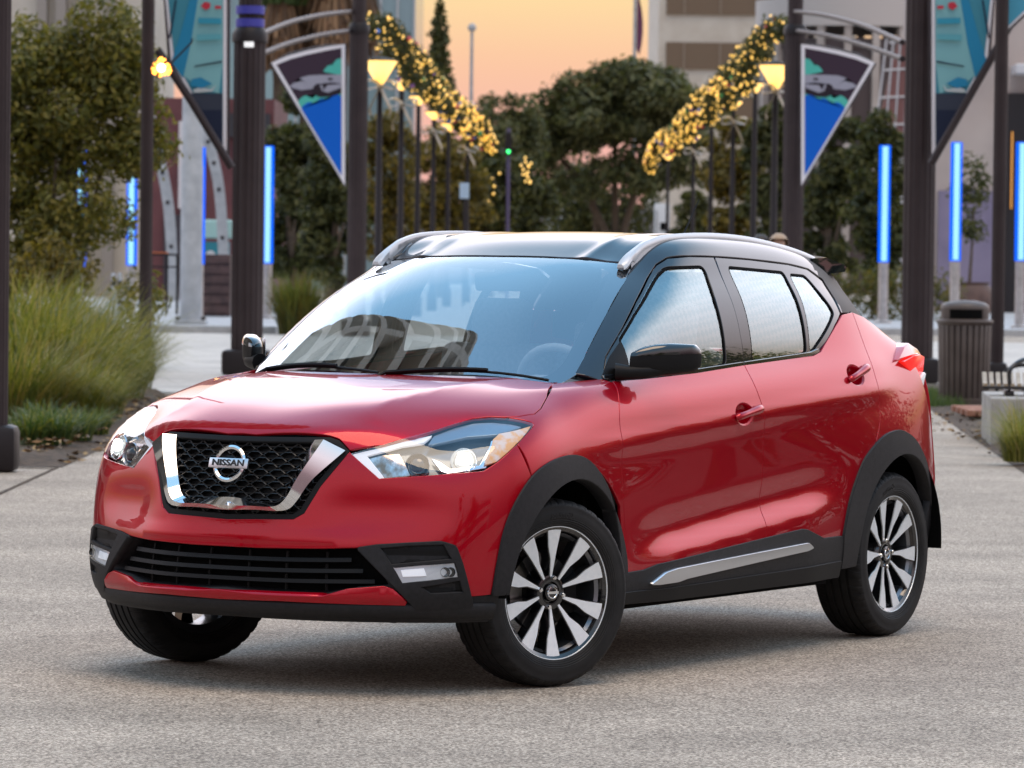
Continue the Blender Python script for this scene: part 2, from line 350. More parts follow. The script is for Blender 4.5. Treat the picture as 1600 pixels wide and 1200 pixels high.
# outlines of the car panels in their plane coordinates (metres; radians for the wrapped ones)
OUT = {
 'bumper': [(0.000, 0.588), (0.105, 0.593), (0.227, 0.597), (0.259, 0.618), (0.303, 0.709), (0.385, 0.828), (0.394, 0.818), (0.481, 0.739), (0.575, 0.747), (0.692, 0.758), (0.804, 0.767), (0.852, 0.795), (0.936, 0.854), (0.983, 0.743), (0.911, 0.659), (0.868, 0.562), (0.842, 0.437), (0.830, 0.346), (0.762, 0.342), (0.731, 0.457), (0.712, 0.516), (0.670, 0.531), (0.576, 0.524), (0.482, 0.517), (0.422, 0.506), (0.314, 0.501), (0.198, 0.499), (0.114, 0.497), (0.000, 0.497)],
 'grille': [(0.000, 0.872), (0.058, 0.872), (0.318, 0.876), (0.348, 0.866), (0.385, 0.830), (0.303, 0.709), (0.259, 0.618), (0.227, 0.597), (0.105, 0.593), (0.000, 0.588)],
 'headlight': [(0.387, 0.820), (0.480, 0.849), (0.574, 0.878), (0.661, 0.899), (0.746, 0.922), (0.819, 0.935), (0.895, 0.940), (0.959, 0.937), (1.004, 0.929), (1.032, 0.922), (1.034, 0.915), (0.937, 0.858), (0.850, 0.796), (0.806, 0.781), (0.692, 0.767), (0.575, 0.750), (0.481, 0.738)],
 'fender': [(0.315, 0.182), (0.195, 0.234), (0.191, 0.245), (0.229, 0.297), (0.239, 0.309), (0.204, 0.291), (0.141, 0.282), (0.081, 0.302), (-0.022, 0.353), (-0.157, 0.420), (-0.200, 0.432), (-0.300, 0.422), (-0.420, 0.404), (-0.462, 0.385), (-0.336, 0.214), (-0.351, 0.099), (-0.367, -0.048), (-0.370, -0.157), (-0.380, -0.224), (-0.342, -0.220), (-0.326, -0.138), (-0.284, -0.047), (-0.219, 0.032), (-0.102, 0.097), (0.023, 0.117), (0.172, 0.101), (0.285, 0.068)],
 'hood': [(0.147, 0.000), (0.150, 0.060), (0.109, 0.332), (0.108, 0.363), (0.128, 0.407), (0.060, 0.499), (-0.037, 0.565), (-0.158, 0.617), (-0.248, 0.664), (-0.292, 0.701), (-0.318, 0.740), (-0.349, 0.773), (-0.406, 0.800), (-0.466, 0.790), (-0.572, 0.754), (-0.705, 0.690), (-0.745, 0.682), (-0.739, 0.535), (-0.712, 0.285), (-0.703, 0.000)],
 'front_door': [(-0.448, 1.053), (-0.623, 1.060), (-1.032, 1.077), (-1.403, 1.099), (-1.391, 1.052), (-1.396, 0.993), (-1.425, 0.933), (-1.436, 0.740), (-1.430, 0.455), (-0.918, 0.420), (-0.597, 0.399), (-0.504, 0.383), (-0.380, 0.376), (-0.367, 0.595), (-0.351, 0.777), (-0.336, 0.913)],
 'rear_door': [(-1.403, 1.099), (-1.976, 1.128), (-2.046, 1.142), (-2.262, 1.240), (-2.362, 1.283), (-2.475, 1.292), (-2.440, 1.160), (-2.443, 1.105), (-2.394, 0.986), (-2.414, 0.916), (-2.400, 0.858), (-2.366, 0.791), (-2.278, 0.739), (-2.213, 0.678), (-2.131, 0.556), (-2.084, 0.429), (-2.056, 0.430), (-1.903, 0.430), (-1.757, 0.469), (-1.715, 0.473), (-1.430, 0.455), (-1.436, 0.740), (-1.425, 0.933), (-1.396, 0.993), (-1.391, 1.052)],
 'quarter': [(-2.476, 1.273), (-2.778, 1.223), (-2.901, 1.165), (-2.800, 1.150), (-2.930, 1.040), (-3.020, 0.800), (-3.050, 0.460), (-2.963, 0.564), (-2.856, 0.701), (-2.734, 0.780), (-2.609, 0.819), (-2.510, 0.822), (-2.400, 0.800), (-2.366, 0.791), (-2.400, 0.858), (-2.414, 0.916), (-2.394, 0.986), (-2.443, 1.105), (-2.440, 1.160)],
 'sill': [(-0.342, 0.378), (-0.504, 0.383), (-0.597, 0.399), (-0.918, 0.420), (-1.715, 0.473), (-1.757, 0.469), (-1.903, 0.430), (-2.056, 0.430), (-2.084, 0.429), (-2.100, 0.270), (-0.370, 0.262)],
 'strip': [(-0.544, 0.332), (-0.635, 0.369), (-0.707, 0.378), (-1.739, 0.419), (-1.780, 0.400), (-1.734, 0.392), (-0.788, 0.342), (-0.726, 0.334), (-0.595, 0.330)],
 'arch_front': [(0.453, 0.346), (0.446, 0.437), (0.420, 0.562), (0.369, 0.659), (0.285, 0.743), (0.172, 0.790), (0.023, 0.807), (-0.102, 0.781), (-0.219, 0.698), (-0.284, 0.598), (-0.326, 0.483), (-0.342, 0.378)],
 'arch_rear': [(-2.084, 0.429), (-2.131, 0.556), (-2.213, 0.678), (-2.278, 0.739), (-2.400, 0.800), (-2.510, 0.822), (-2.609, 0.819), (-2.734, 0.780), (-2.856, 0.701), (-2.918, 0.631), (-2.963, 0.564), (-3.050, 0.460)],
 'handle_f': [(-1.149, 0.911), (-1.266, 0.955), (-1.399, 0.933), (-1.260, 0.875)],
 'handle_r': [(-2.122, 1.036), (-2.282, 1.085), (-2.381, 1.061), (-2.224, 1.004)],
 'fog': [(0.531, 0.440), (0.614, 0.450), (0.706, 0.458), (0.716, 0.425), (0.717, 0.411), (0.631, 0.399), (0.557, 0.390)],
 'bezel': [(0.422, 0.504), (0.482, 0.515), (0.576, 0.523), (0.670, 0.529), (0.712, 0.514), (0.731, 0.455), (0.760, 0.342), (0.769, 0.308), (0.598, 0.301), (0.578, 0.327), (0.503, 0.413)],
 'recess_up': [(0.494, 0.504), (0.577, 0.514), (0.674, 0.519), (0.697, 0.473), (0.525, 0.452)],
 'recess_lo': [(0.615, 0.376), (0.722, 0.398), (0.733, 0.361), (0.639, 0.357)],
 'lip': [(0.000, 0.352), (0.120, 0.345), (0.325, 0.345), (0.400, 0.368), (0.503, 0.379), (0.530, 0.370), (0.571, 0.327), (0.567, 0.314), (0.428, 0.316), (0.201, 0.323), (0.000, 0.318)],
 'opening': [(0.000, 0.497), (0.114, 0.497), (0.314, 0.501), (0.420, 0.504), (0.503, 0.413), (0.515, 0.383), (0.429, 0.373), (0.374, 0.357), (0.325, 0.342), (0.120, 0.343), (0.000, 0.352)],
 'chin': [(0.000, 0.318), (0.201, 0.323), (0.428, 0.316), (0.567, 0.314), (0.598, 0.301), (0.769, 0.308), (0.762, 0.342), (0.830, 0.346), (0.865, 0.349), (0.854, 0.282), (0.828, 0.240), (0.950, 0.245), (0.750, 0.235), (0.400, 0.235), (0.000, 0.245)],
 'windscreen': [(1.757, 0.000), (1.736, 0.289), (1.772, 0.494), (1.769, 0.543), (1.659, 0.571), (1.418, 0.625), (1.072, 0.673), (1.006, 0.655), (0.906, 0.360), (0.888, 0.000)],
 'cantrail': [(-0.987, 0.636), (-0.645, 0.451), (-0.348, 0.274), (-0.420, 0.198), (-0.460, 0.251), (-0.492, 0.286), (-0.543, 0.315), (-0.652, 0.375), (-0.807, 0.466), (-0.967, 0.555), (-1.060, 0.601), (-1.132, 0.614), (-1.269, 0.605), (-1.452, 0.599), (-1.732, 0.594), (-2.079, 0.588), (-2.264, 0.580), (-2.381, 0.545), (-2.374, 0.392), (-2.500, 0.411), (-2.680, 0.482), (-2.660, 0.573), (-2.620, 0.637), (-2.550, 0.698), (-2.300, 0.719), (-1.950, 0.727), (-1.570, 0.728), (-1.320, 0.724), (-1.050, 0.697)],
 'door_frame_f': [(-0.419, 1.071), (-0.461, 1.102), (-0.493, 1.138), (-0.544, 1.174), (-0.653, 1.244), (-0.807, 1.338), (-0.967, 1.422), (-1.060, 1.472), (-1.132, 1.497), (-1.267, 1.504), (-1.450, 1.503), (-1.432, 1.372), (-1.422, 1.214), (-1.424, 1.111), (-1.431, 1.087), (-1.055, 1.062)],
 'door_frame_r': [(-1.460, 1.503), (-1.729, 1.495), (-2.075, 1.478), (-2.251, 1.460), (-2.365, 1.416), (-2.362, 1.286), (-2.258, 1.244), (-2.064, 1.142), (-1.999, 1.125), (-1.431, 1.087), (-1.424, 1.111), (-1.422, 1.214), (-1.432, 1.372)],
 'glass_f': [(-0.597, 1.194), (-0.645, 1.224), (-0.761, 1.294), (-0.906, 1.372), (-1.032, 1.435), (-1.091, 1.459), (-1.340, 1.463), (-1.299, 1.343), (-1.278, 1.106), (-1.044, 1.089), (-0.585, 1.074)],
 'sail': [(-0.597, 1.194), (-0.585, 1.074), (-0.427, 1.071), (-0.518, 1.145)],
 'glass_r': [(-1.532, 1.463), (-1.995, 1.445), (-1.946, 1.141), (-1.496, 1.115)],
 'glass_q': [(-2.047, 1.438), (-2.188, 1.433), (-2.216, 1.411), (-2.292, 1.294), (-2.016, 1.152), (-1.982, 1.148)],
 'taillight': [(-2.671, 1.099), (-2.880, 1.154), (-2.901, 1.165)],
 'v_in': [(0.000, 0.663), (0.098, 0.654), (0.143, 0.652), (0.168, 0.656), (0.188, 0.676), (0.210, 0.724), (0.270, 0.864)],
 'v_mid': [(0.000, 0.637), (0.100, 0.639), (0.155, 0.638), (0.188, 0.646), (0.213, 0.676), (0.240, 0.733), (0.305, 0.854)],
 'v_out': [(0.000, 0.618), (0.102, 0.622), (0.178, 0.621), (0.215, 0.629), (0.239, 0.658), (0.281, 0.730), (0.373, 0.826)],
 'amber': [(0.861, 0.880), (0.891, 0.898), (1.030, 0.920), (0.937, 0.858), (0.855, 0.802), (0.815, 0.792), (0.822, 0.813)],
 'hl_band': [(0.391, 0.820), (0.480, 0.846), (0.574, 0.875), (0.655, 0.891), (0.626, 0.870), (0.553, 0.857), (0.493, 0.836), (0.439, 0.818), (0.496, 0.744), (0.481, 0.740)],
 'hl_chrome': [(0.648, 0.818), (0.671, 0.808), (0.701, 0.783), (0.799, 0.794), (0.856, 0.882), (0.872, 0.888), (0.819, 0.785), (0.692, 0.768), (0.673, 0.776)],
 'hl_inner': [(0.444, 0.812), (0.493, 0.829), (0.543, 0.836), (0.558, 0.807), (0.575, 0.760), (0.500, 0.747)],
 'projector': [(0.754, 0.823)],
 'projector2': [(0.605, 0.803)],
 'hl_roof': [(0.664, 0.891), (0.745, 0.916), (0.822, 0.931), (0.892, 0.935), (0.955, 0.931), (0.987, 0.923), (0.882, 0.900), (0.779, 0.891), (0.639, 0.862)],
}
# ------------------------------------------------------------------ panels draped on the master surfaces
class Proj:
    """parallel projection along d; plane coordinates (e1, e2)"""
    def __init__(s, d, e1, e2, c=(-1.3, 0, .7)):
        s.d = V(d).normalized(); s.e1 = V(e1).normalized(); s.e2 = V(e2).normalized(); s.c = V(c)
    def to(s, p): p = V(p); return (p.dot(s.e1), p.dot(s.e2))
    def ray(s, q):
        # point with given plane coords on the plane through c, pulled back along d
        m = Matrix((s.e1, s.e2, s.d)); b = V((q[0], q[1], s.c.dot(s.d)-6))
        return m.inverted() @ b, s.d
class Cyl:
    """radial projection towards the vertical axis at x = ax; coordinates (angle, z)"""
    def __init__(s, ax, sg): s.ax, s.sg = ax, sg
    def to(s, p): return (math.atan2(p[1], s.sg*(p[0]-s.ax)), p[2])
    def ray(s, q):
        d = V((s.sg*cos(q[0]), sin(q[0]), 0)); return V((s.ax, 0, q[1]))+d*4, -d
SIDE = Proj((0, -1, 0), (1, 0, 0), (0, 0, 1))
FENDER = Proj((0, -.8, -.6), (1, 0, 0), (0, -.6, .8))
HOOD = Proj((-.55, 0, -.835), (.835, 0, -.55), (0, 1, 0))
WSCR = Proj((-.8, 0, -.6), (-.6, 0, .8), (0, 1, 0))
TOP = Proj((0, 0, -1), (1, 0, 0), (0, 1, 0))
CANT = Proj((0, -.7, -.714), (1, 0, 0), (0, -.714, .7))
FRONT = Cyl(-.3, 1)
REAR = Cyl(-2.2, -1)
def densify(poly, step):
    out = []; n = len(poly)
    for i in range(n):
        a, b = V(poly[i]), V(poly[(i+1) % n]); k = max(1, int((b-a).length/step+.5))
        out += [a+(b-a)*(j/k) for j in range(k)]
    return out
def inset(poly, d):
    n = len(poly); ar = sum(poly[i][0]*poly[(i+1) % n][1]-poly[(i+1) % n][0]*poly[i][1] for i in range(n)); sg = 1 if ar > 0 else -1
    out = []
    for i in range(n):
        a, b, c = V(poly[i-1]), V(poly[i]), V(poly[(i+1) % n])
        e1, e2 = (b-a).normalized(), (c-b).normalized()
        n1, n2 = V((-e1.y, e1.x))*sg, V((-e2.y, e2.x))*sg; m = n1+n2
        if m.length < .2: m = n1
        m.normalize(); out.append(b+m*(d/max(.5, m.dot(n1))))
    return out
def pip(p, poly):
    x, y = p; c = False; n = len(poly); j = n-1
    for i in range(n):
        xi, yi = poly[i][0], poly[i][1]; xj, yj = poly[j][0], poly[j][1]
        if (yi > y) != (yj > y) and x < (xj-xi)*(y-yi)/(yj-yi)+xi: c = not c
        j = i
    return c
def rounded(poly, r, n=4):
    """round every corner of a polygon by up to r"""
    out = []; m = len(poly)
    for i in range(m):
        a, b, c = V(poly[i-1]), V(poly[i]), V(poly[(i+1) % m])
        d1, d2 = a-b, c-b; l = min(r, d1.length*.45, d2.length*.45)
        p, q = b+d1.normalized()*l, b+d2.normalized()*l
        out += [p.lerp(b, t).lerp(b.lerp(q, t), t) for t in [k/n for k in range(n+1)]]
    return out
def mirror_half(poly, axis):
    """close a half outline (starting and ending on the axis coordinate = 0) with its mirror image"""
    if axis == 0: return list(poly)+[(-a, b) for a, b in reversed(poly[1:-1])] if abs(poly[-1][0]) < 1e-6 else list(poly)+[(-a, b) for a, b in reversed(poly[1:])]
    return list(poly)+[(a, -b) for a, b in reversed(poly[1:-1])]

def crease(p):
    """small form changes of the body side on top of the master surface (metres, outwards)"""
    x, y, z = p; y = abs(y); d = 0
    if y > .55:
        zl = .842-(x+.4)*.072; t = (z-zl)/.042
        d += .0095*math.exp(-t*t)*smoothstep(.05, -.35, x)*smoothstep(-2.75, -2.3, x)     # shoulder line through the door handles
        zc = .455-(x+.5)*.092; t = (z-zc)
        w = smoothstep(-.38, -.75, x)*smoothstep(-2.12, -1.75, x)
        d += w*(.016*smoothstep(.02, -.055, t)-.012*math.exp(-((t-.05)/.05)**2))          # rocker ledge on the doors
    return d
def crease_front(p):
    x, y, z = p; ya = abs(y); d = 0
    if x > .2:
        # ledge under the headlight running to the grille corner
        zl = .728+.02*smoothstep(.5, .8, ya)-.05*smoothstep(.42, .30, ya); t = (z-zl)/.016
        d += .0*math.exp(-t*t*.5)*smoothstep(.33, .5, ya)*smoothstep(.82, .70, ya)
        # the cheek falls back between that ledge and the lower intake
        d -= .014*math.exp(-((z-.63)/.075)**2)*smoothstep(.28, .46, ya)*smoothstep(.84, .58, ya)
        # lip round the grille
        t = (z-.535)/.02; d += .006*math.exp(-t*t)*smoothstep(.62, .35, ya)
    return d
def drape(M, proj, q, off=0, disp=None):
    o, d = proj.ray(q); h = M.hit(o, d)
    if h is None:
        m = V((o[0], o[1], o[2]))+V(d)*5.2; h = M.near(m)
    p, n = h
    if n.dot(d) > 0: n = -n
    if disp:
        e = .006; f0 = disp(p)
        g = V(((disp(p+V((e, 0, 0)))-disp(p-V((e, 0, 0)))), (disp(p+V((0, e, 0)))-disp(p-V((0, e, 0)))), (disp(p+V((0, 0, e)))-disp(p-V((0, 0, e))))))/(2*e)
        g -= n*g.dot(n); p = p+n*f0; n = (n-g).normalized()
    return p+n*off, n
def flip_obj(name, vs, fs, ns, mat_, parent):
    return mesh_obj(name, [(a, -b, c) for a, b, c in vs], [tuple(reversed(f)) for f in fs], mat_, parent, True, [(a, -b, c) for a, b, c in ns])
def panel(name, M, proj, poly, mat_, parent, off=0, gap=.0028, flange=.014, grid=.03, step=.014, disp=None, holes=(), sym=None, twin=False, edge=.0025, twin_parent=None):
    """cut the outline out of the master surface as its own thin shell with folded edges"""
    if sym is not None: poly = mirror_half(poly, sym)
    poly = inset(densify(poly, step), gap) if gap else densify(poly, step)
    hs = [inset(densify(h, step), -gap) if gap else densify(h, step) for h in holes]
    pts = list(poly); edges = [(i, (i+1) % len(poly)) for i in range(len(poly))]; loops = [list(range(len(poly)))]
    for h in hs:
        b = len(pts); pts += h; edges += [(b+i, b+(i+1) % len(h)) for i in range(len(h))]; loops.append(list(range(b, b+len(h))))
    xs = [p[0] for p in poly]; ys = [p[1] for p in poly]; nb = len(pts)
    bd = pts[:]
    y = min(ys)+grid/2; row = 0
    while y < max(ys):
        x = min(xs)+grid/2+(grid/2 if row % 2 else 0)
        while x < max(xs):
            q = V((x, y))
            if pip(q, poly) and not any(pip(q, h) for h in hs) and min((q-b).length_squared for b in bd) > (grid*.42)**2: pts.append(q)
            x += grid
        y += grid*.87; row += 1
    vv, ee, ff, ov, oe, of = delaunay_2d_cdt([V((p[0], p[1])) for p in pts], edges, [], 0, 1e-6)
    orig = [o[0] if o else None for o in ov]
    tri = []
    for f in ff:
        c = sum((vv[i] for i in f), V((0, 0)))/3
        if pip(c, poly) and not any(pip(c, h) for h in hs): tri.append(tuple(f))
    vs, ns = [], []
    for q in vv:
        p, n = drape(M, proj, q, off, disp); vs.append(p); ns.append(n)
    # orientation
    if sum(((vs[t[1]]-vs[t[0]]).cross(vs[t[2]]-vs[t[0]])).dot(ns[t[0]]) for t in tri) < 0: tri = [t[::-1] for t in tri]
    # boundary edges
    cnt = {}
    for t in tri:
        for a, b in ((t[0], t[1]), (t[1], t[2]), (t[2], t[0])): cnt[(a, b)] = 1
    bed = [(a, b) for (a, b) in cnt if (b, a) not in cnt]
    nxt = {}; out_dir = {}
    for a, b in bed:
        e = (vs[b]-vs[a]).normalized(); m = e.cross(ns[a]).normalized()
        for k in (a, b): out_dir[k] = out_dir.get(k, V((0, 0, 0)))+m
    ring1, ring2 = {}, {}
    for k, m in out_dir.items():
        m = m.normalized() if m.length > 1e-6 else V((0, 0, 0))
        n = ns[k]
        if flange:
            ring1[k] = len(vs); vs.append(vs[k]+m*edge*.6-n*edge); ns.append((n*.5+m).normalized())
            ring2[k] = len(vs); vs.append(vs[k]+m*edge*.6-n*flange); ns.append(m)
    if flange:
        for a, b in bed:
            tri.append((b, a, ring1[a], ring1[b])); tri.append((ring1[b], ring1[a], ring2[a], ring2[b]))
    o = mesh_obj(name, vs, tri, mat_, parent, True, ns)
    if twin:
        o2 = flip_obj(name, vs, tri, ns, mat_, twin_parent or parent)
        return o, o2
    return o
def strip3(name, M, proj, curves, offs, mat_, parent, n=60, sharp=True, twin=False, thick=0):
    """ribbon through several curves on the surface, each with its own height; used for folded trims"""
    cs = []
    for c, of in zip(curves, offs):
        L = [0]
        for a, b in zip(c, c[1:]): L.append(L[-1]+(V(b)-V(a)).length)
        sm = crom(c, 12); L = [0]
        for a, b in zip(sm, sm[1:]): L.append(L[-1]+(b-a).length)
        row = []
        for k in range(n+1):
            t = L[-1]*k/n; i = max(j for j in range(len(L)) if L[j] <= t+1e-9); i = min(i, len(L)-2)
            q = sm[i].lerp(sm[i+1], (t-L[i])/max(1e-9, L[i+1]-L[i])); row.append(drape(M, proj, q, of)[0])
        cs.append(row)
    vs = [p for r in cs for p in r]; fs = []; w = n+1
    for r in range(len(cs)-1):
        for k in range(n): fs.append((r*w+k, r*w+k+1, (r+1)*w+k+1, (r+1)*w+k))
    bm = bmesh.new(); bv = [bm.verts.new(v) for v in vs]
    for f in fs: bm.faces.new([bv[i] for i in f])
    if twin:
        tv = [bm.verts.new((v.x, -v.y, v.z)) for v in vs]
        for f in fs: bm.faces.new([tv[i] for i in reversed(f)])
        bmesh.ops.remove_doubles(bm, verts=bm.verts, dist=.0008)
    return bm_obj(name, bm, mat_, parent, R(28) if sharp else R(180))

# hand-faired shut lines shared by neighbouring panels
def _sp(p, n=5): return [(round(v[0], 4), round(v[1], 4)) for v in crom([(a, b, 0) for a, b in p], n)]
G_F = _sp([(-.445, 1.056), (-.385, .985), (-.348, .905), (-.345, .80), (-.362, .65), (-.374, .5), (-.378, .360)])
G_M = _sp([(-1.402, 1.100), (-1.396, 1.035), (-1.408, .965), (-1.427, .89), (-1.436, .78), (-1.437, .62), (-1.432, .44)])
G_R = _sp([(-2.475, 1.292), (-2.458, 1.19), (-2.434, 1.09), (-2.412, 1.0), (-2.406, .93), (-2.396, .86), (-2.345, .775)])
A_F = [(.02+.452*cos(t), .35+.440*sin(t)) for t in [R(-2)+(R(172)-R(-2))*i/24 for i in range(25)]]      # hidden under the cladding
_ar = OUT['arch_rear'][:-1]
A_R = _sp([(x+(-2.60-x)*.05, z+(.40-z)*.05) for x, z in _ar], 4)
SILL = [(-.378, .360), (-.50, .366), (-.60, .382), (-.92, .404), (-1.432, .44)]; SILL2 = [(-1.432, .44), (-1.715, .458), (-1.757, .454), (-1.903, .414), (-2.08, .412)]
OUT['front_door'] = [(-.445, 1.056), (-.623, 1.060), (-1.032, 1.077)]+G_M+SILL[::-1][1:]+G_F[::-1][1:-1]
OUT['rear_door'] = [(-1.402, 1.100), (-1.976, 1.128), (-2.048, 1.142), (-2.262, 1.240), (-2.362, 1.283)]+G_R+[p for p in A_R if p[0] > -2.33][::-1]+SILL2[::-1]+G_M[::-1][1:-1]
OUT['quarter'] = [(-2.475, 1.292), (-2.60, 1.272), (-2.768, 1.221), (-2.86, 1.165), (-2.93, 1.04), (-3.02, .80), (-3.05, .46), (-2.955, .565)]+[p for p in A_R if p[0] < -2.36][::-1]+G_R[::-1][1:-1]
_fe = OUT['fender']; _fz = lambda x, z: FENDER.to(drape(LOW, SIDE, (x, z))[0])
OUT['fender'] = [_fe[0]]+_fe[1:13]+[_fz(*p) for p in G_F[1:]]+[_fz(*p) for p in A_F[::-1] if -.368 < p[0] < .27]+[_fz(.283, .738)]
_b = OUT['bumper']; _bz = lambda x, z: FRONT.to(drape(LOW, SIDE, (x, z))[0])
_i = _b.index(min(_b, key=lambda p: (p[0]-.936)**2+(p[1]-.854)**2))
OUT['bumper'] = _b[:_i+1]+[_bz(*p) for p in A_F[::-1] if p[0] > .25]+[_bz(.455, .344)]+_b[-10:] if False else _b
_ws = [(1.752, 0), (1.755, .25), (1.764, .44), (1.772, .540), (1.658, .579), (1.418, .630), (1.072, .682), (1.004, .66), (.906, .36), (.888, 0)]
OUT['windscreen'] = _ws
WS_IN = [(1.712, 0), (1.715, .25), (1.722, .43), (1.70, .492), (1.60, .527), (1.40, .570), (1.12, .612), (1.035, .60), (.985, .50), (.955, .3), (.95, 0)]
ROOF_F = [TOP.to(drape(UPP, WSCR, (a+.010, b))[0]) for a, b in [(1.752, 0), (1.754, .125), (1.755, .25), (1.759, .35), (1.764, .44), (1.769, .495)]]
# ------------------------------------------------------------------ materials of the car
def paint_mat(name, col, met, rough, flake=True):
    m, nt, b = nmat(name)
    b.inputs['Base Color'].default_value = (*col, 1); b.inputs['Metallic'].default_value = met
    b.inputs['Roughness'].default_value = rough; b.inputs['Coat Weight'].default_value = .8 if flake else 1; b.inputs['Coat Roughness'].default_value = .012
    b.inputs['Coat IOR'].default_value = 1.52 if flake else 1.7; b.inputs['Specular IOR Level'].default_value = 0
    if flake:
        tc = nd(nt, 'ShaderNodeTexCoord'); vo = nd(nt, 'ShaderNodeTexVoronoi', Scale=900.0)
        nt.links.new(tc.outputs['Object'], vo.inputs['Vector'])
        mx = nd(nt, 'ShaderNodeMixRGB'); mx.inputs[0].default_value = .25; mx.inputs[1].default_value = (*col, 1)
        hs = nd(nt, 'ShaderNodeValToRGB'); hs.color_ramp.elements[0].color = (col[0]*.6, col[1]*.6, col[2]*.6, 1); hs.color_ramp.elements[1].color = (min(1, col[0]*1.6), col[1]*1.8, col[2]*1.8, 1)
        nt.links.new(vo.outputs['Color'], hs.inputs['Fac']); nt.links.new(hs.outputs['Color'], mx.inputs[2]); nt.links.new(mx.outputs[0], b.inputs['Base Color'])
    return m
def glass_mat(name, tint, f0, rough=0.0, pattern=False, ior=1.5):
    """thin pane: clear with a tint, reflecting by angle"""
    m, nt, b = nmat(name); nt.nodes.remove(b); out = nt.nodes['Material Output']
    tr = nd(nt, 'ShaderNodeBsdfTransparent'); tr.inputs[0].default_value = (*tint, 1)
    gl = nd(nt, 'ShaderNodeBsdfGlossy'); gl.inputs['Roughness'].default_value = rough
    lw = nd(nt, 'ShaderNodeLayerWeight'); lw.inputs['Blend'].default_value = .5
    pw = nd(nt, 'ShaderNodeMath', operation='POWER'); pw.inputs[1].default_value = 4.0; nt.links.new(lw.outputs['Facing'], pw.inputs[0])
    ad = nd(nt, 'ShaderNodeMath', operation='MULTIPLY_ADD'); ad.inputs[1].default_value = .9; ad.inputs[2].default_value = f0; ad.use_clamp = True
    nt.links.new(pw.outputs[0], ad.inputs[0])
    mx = nd(nt, 'ShaderNodeMixShader'); nt.links.new(ad.outputs[0], mx.inputs[0]); nt.links.new(tr.outputs[0], mx.inputs[1]); nt.links.new(gl.outputs[0], mx.inputs[2])
    nt.links.new(mx.outputs[0], out.inputs[0])
    if pattern:             # quench marks of tempered glass
        tc = nd(nt, 'ShaderNodeTexCoord'); mp = nd(nt, 'ShaderNodeMapping'); mp.inputs['Rotation'].default_value = (0, R(38), 0)
        w1 = nd(nt, 'ShaderNodeTexChecker', Scale=44.0); nz = nd(nt, 'ShaderNodeTexNoise', Scale=90.0, Detail=2.0)
        vm = nd(nt, 'ShaderNodeMixRGB', blend_type='ADD'); vm.inputs[0].default_value = .012
        nt.links.new(tc.outputs['Object'], mp.inputs['Vector']); nt.links.new(mp.outputs[0], vm.inputs[1]); nt.links.new(nz.outputs['Color'], vm.inputs[2])
        nt.links.new(tc.outputs['Object'], nz.inputs['Vector']); nt.links.new(vm.outputs[0], w1.inputs['Vector'])
        w1.inputs['Color1'].default_value = (.78, .91, .93, 1); w1.inputs['Color2'].default_value = (.86, .96, .97, 1)
        nt.links.new(w1.outputs['Color'], gl.inputs['Color'])
    else: gl.inputs['Color'].default_value = (.92, .97, 1, 1)
    return m
M = {}
M['red'] = paint_mat('red_paint', (.40, .0005, .011), .5, .28)
M['black_paint'] = paint_mat('black_paint', (.009, .011, .015), 0, .3, False)
M['gloss_black'] = mat('gloss_black', (.006, .006, .007), .12, coat=1)
M['plastic'] = noise_col('black_plastic', (.009, .009, .010), (.015, .014, .016), 60, .55, .15, bscale=900, spec=.3)
M['dark_plastic'] = mat('dark_plastic', (.0055, .0055, .006), .5, spec=.2)
M['rubber'] = noise_col('tyre_rubber', (.009, .0085, .0085), (.017, .0155, .015), 14, .65, .1, bscale=300, spec=.3)
def tread_bump(m):
    nt = m.node_tree; L = nt.links; b = nt.nodes['Principled BSDF']
    tc = nd(nt, 'ShaderNodeTexCoord'); sp = nd(nt, 'ShaderNodeSeparateXYZ'); L.new(tc.outputs['Object'], sp.inputs[0])
    def mth(op, a, b_=None, clamp=False):
        n = nd(nt, 'ShaderNodeMath', operation=op); n.use_clamp = clamp
        for k, v in enumerate((a, b_)):
            if v is None: continue
            if isinstance(v, (int, float)): n.inputs[k].default_value = v
            else: L.new(v, n.inputs[k])
        return n.outputs[0]
    ang = mth('ARCTAN2', sp.outputs['Z'], sp.outputs['X']); ay = mth('ABSOLUTE', sp.outputs['Y'])
    wv = mth('SINE', mth('ADD', mth('MULTIPLY', ang, 62.0), mth('MULTIPLY', sp.outputs['Y'], 60.0)))
    cut = mth('MULTIPLY', mth('SUBTRACT', wv, .35), 3.0, True)
    rad = mth('SQRT', mth('ADD', mth('POWER', sp.outputs['X'], 2.0), mth('POWER', sp.outputs['Z'], 2.0)))
    zone = mth('MULTIPLY', mth('GREATER_THAN', ay, .058), mth('GREATER_THAN', rad, .306))
    ringw = mth('MULTIPLY', mth('SINE', mth('MULTIPLY', rad, 900.0)), mth('LESS_THAN', rad, .262))
    h = mth('SUBTRACT', mth('MULTIPLY', ringw, .25), mth('MULTIPLY', cut, zone))
    bp = nd(nt, 'ShaderNodeBump', Strength=1.0, Distance=.004); L.new(h, bp.inputs['Height']); L.new(bp.outputs['Normal'], b.inputs['Normal'])
tread_bump(M['rubber'])
M['lampcover'] = mat('lamp_cover', (.20, .27, .33), .22, .5)
M['void'] = mat('dark_void', (.004, .004, .004), .9, spec=.1)
M['chrome'] = mat('chrome', (.86, .87, .89), .07, 1)
M['satin'] = mat('satin_silver', (.66, .68, .71), .28, 1)
M['rail'] = mat('rail_silver', (.60, .61, .63), .4, .35)
M['machined'] = noise_col('machined_alloy', (.84, .88, .90), (.92, .95, .96), 40, .36, metal=.4)
M['barrel'] = mat('barrel_silver', (.20, .21, .23), .3, .9)
M['ws_glass'] = glass_mat('windscreen_glass', (.92, .98, 1.0), .27)
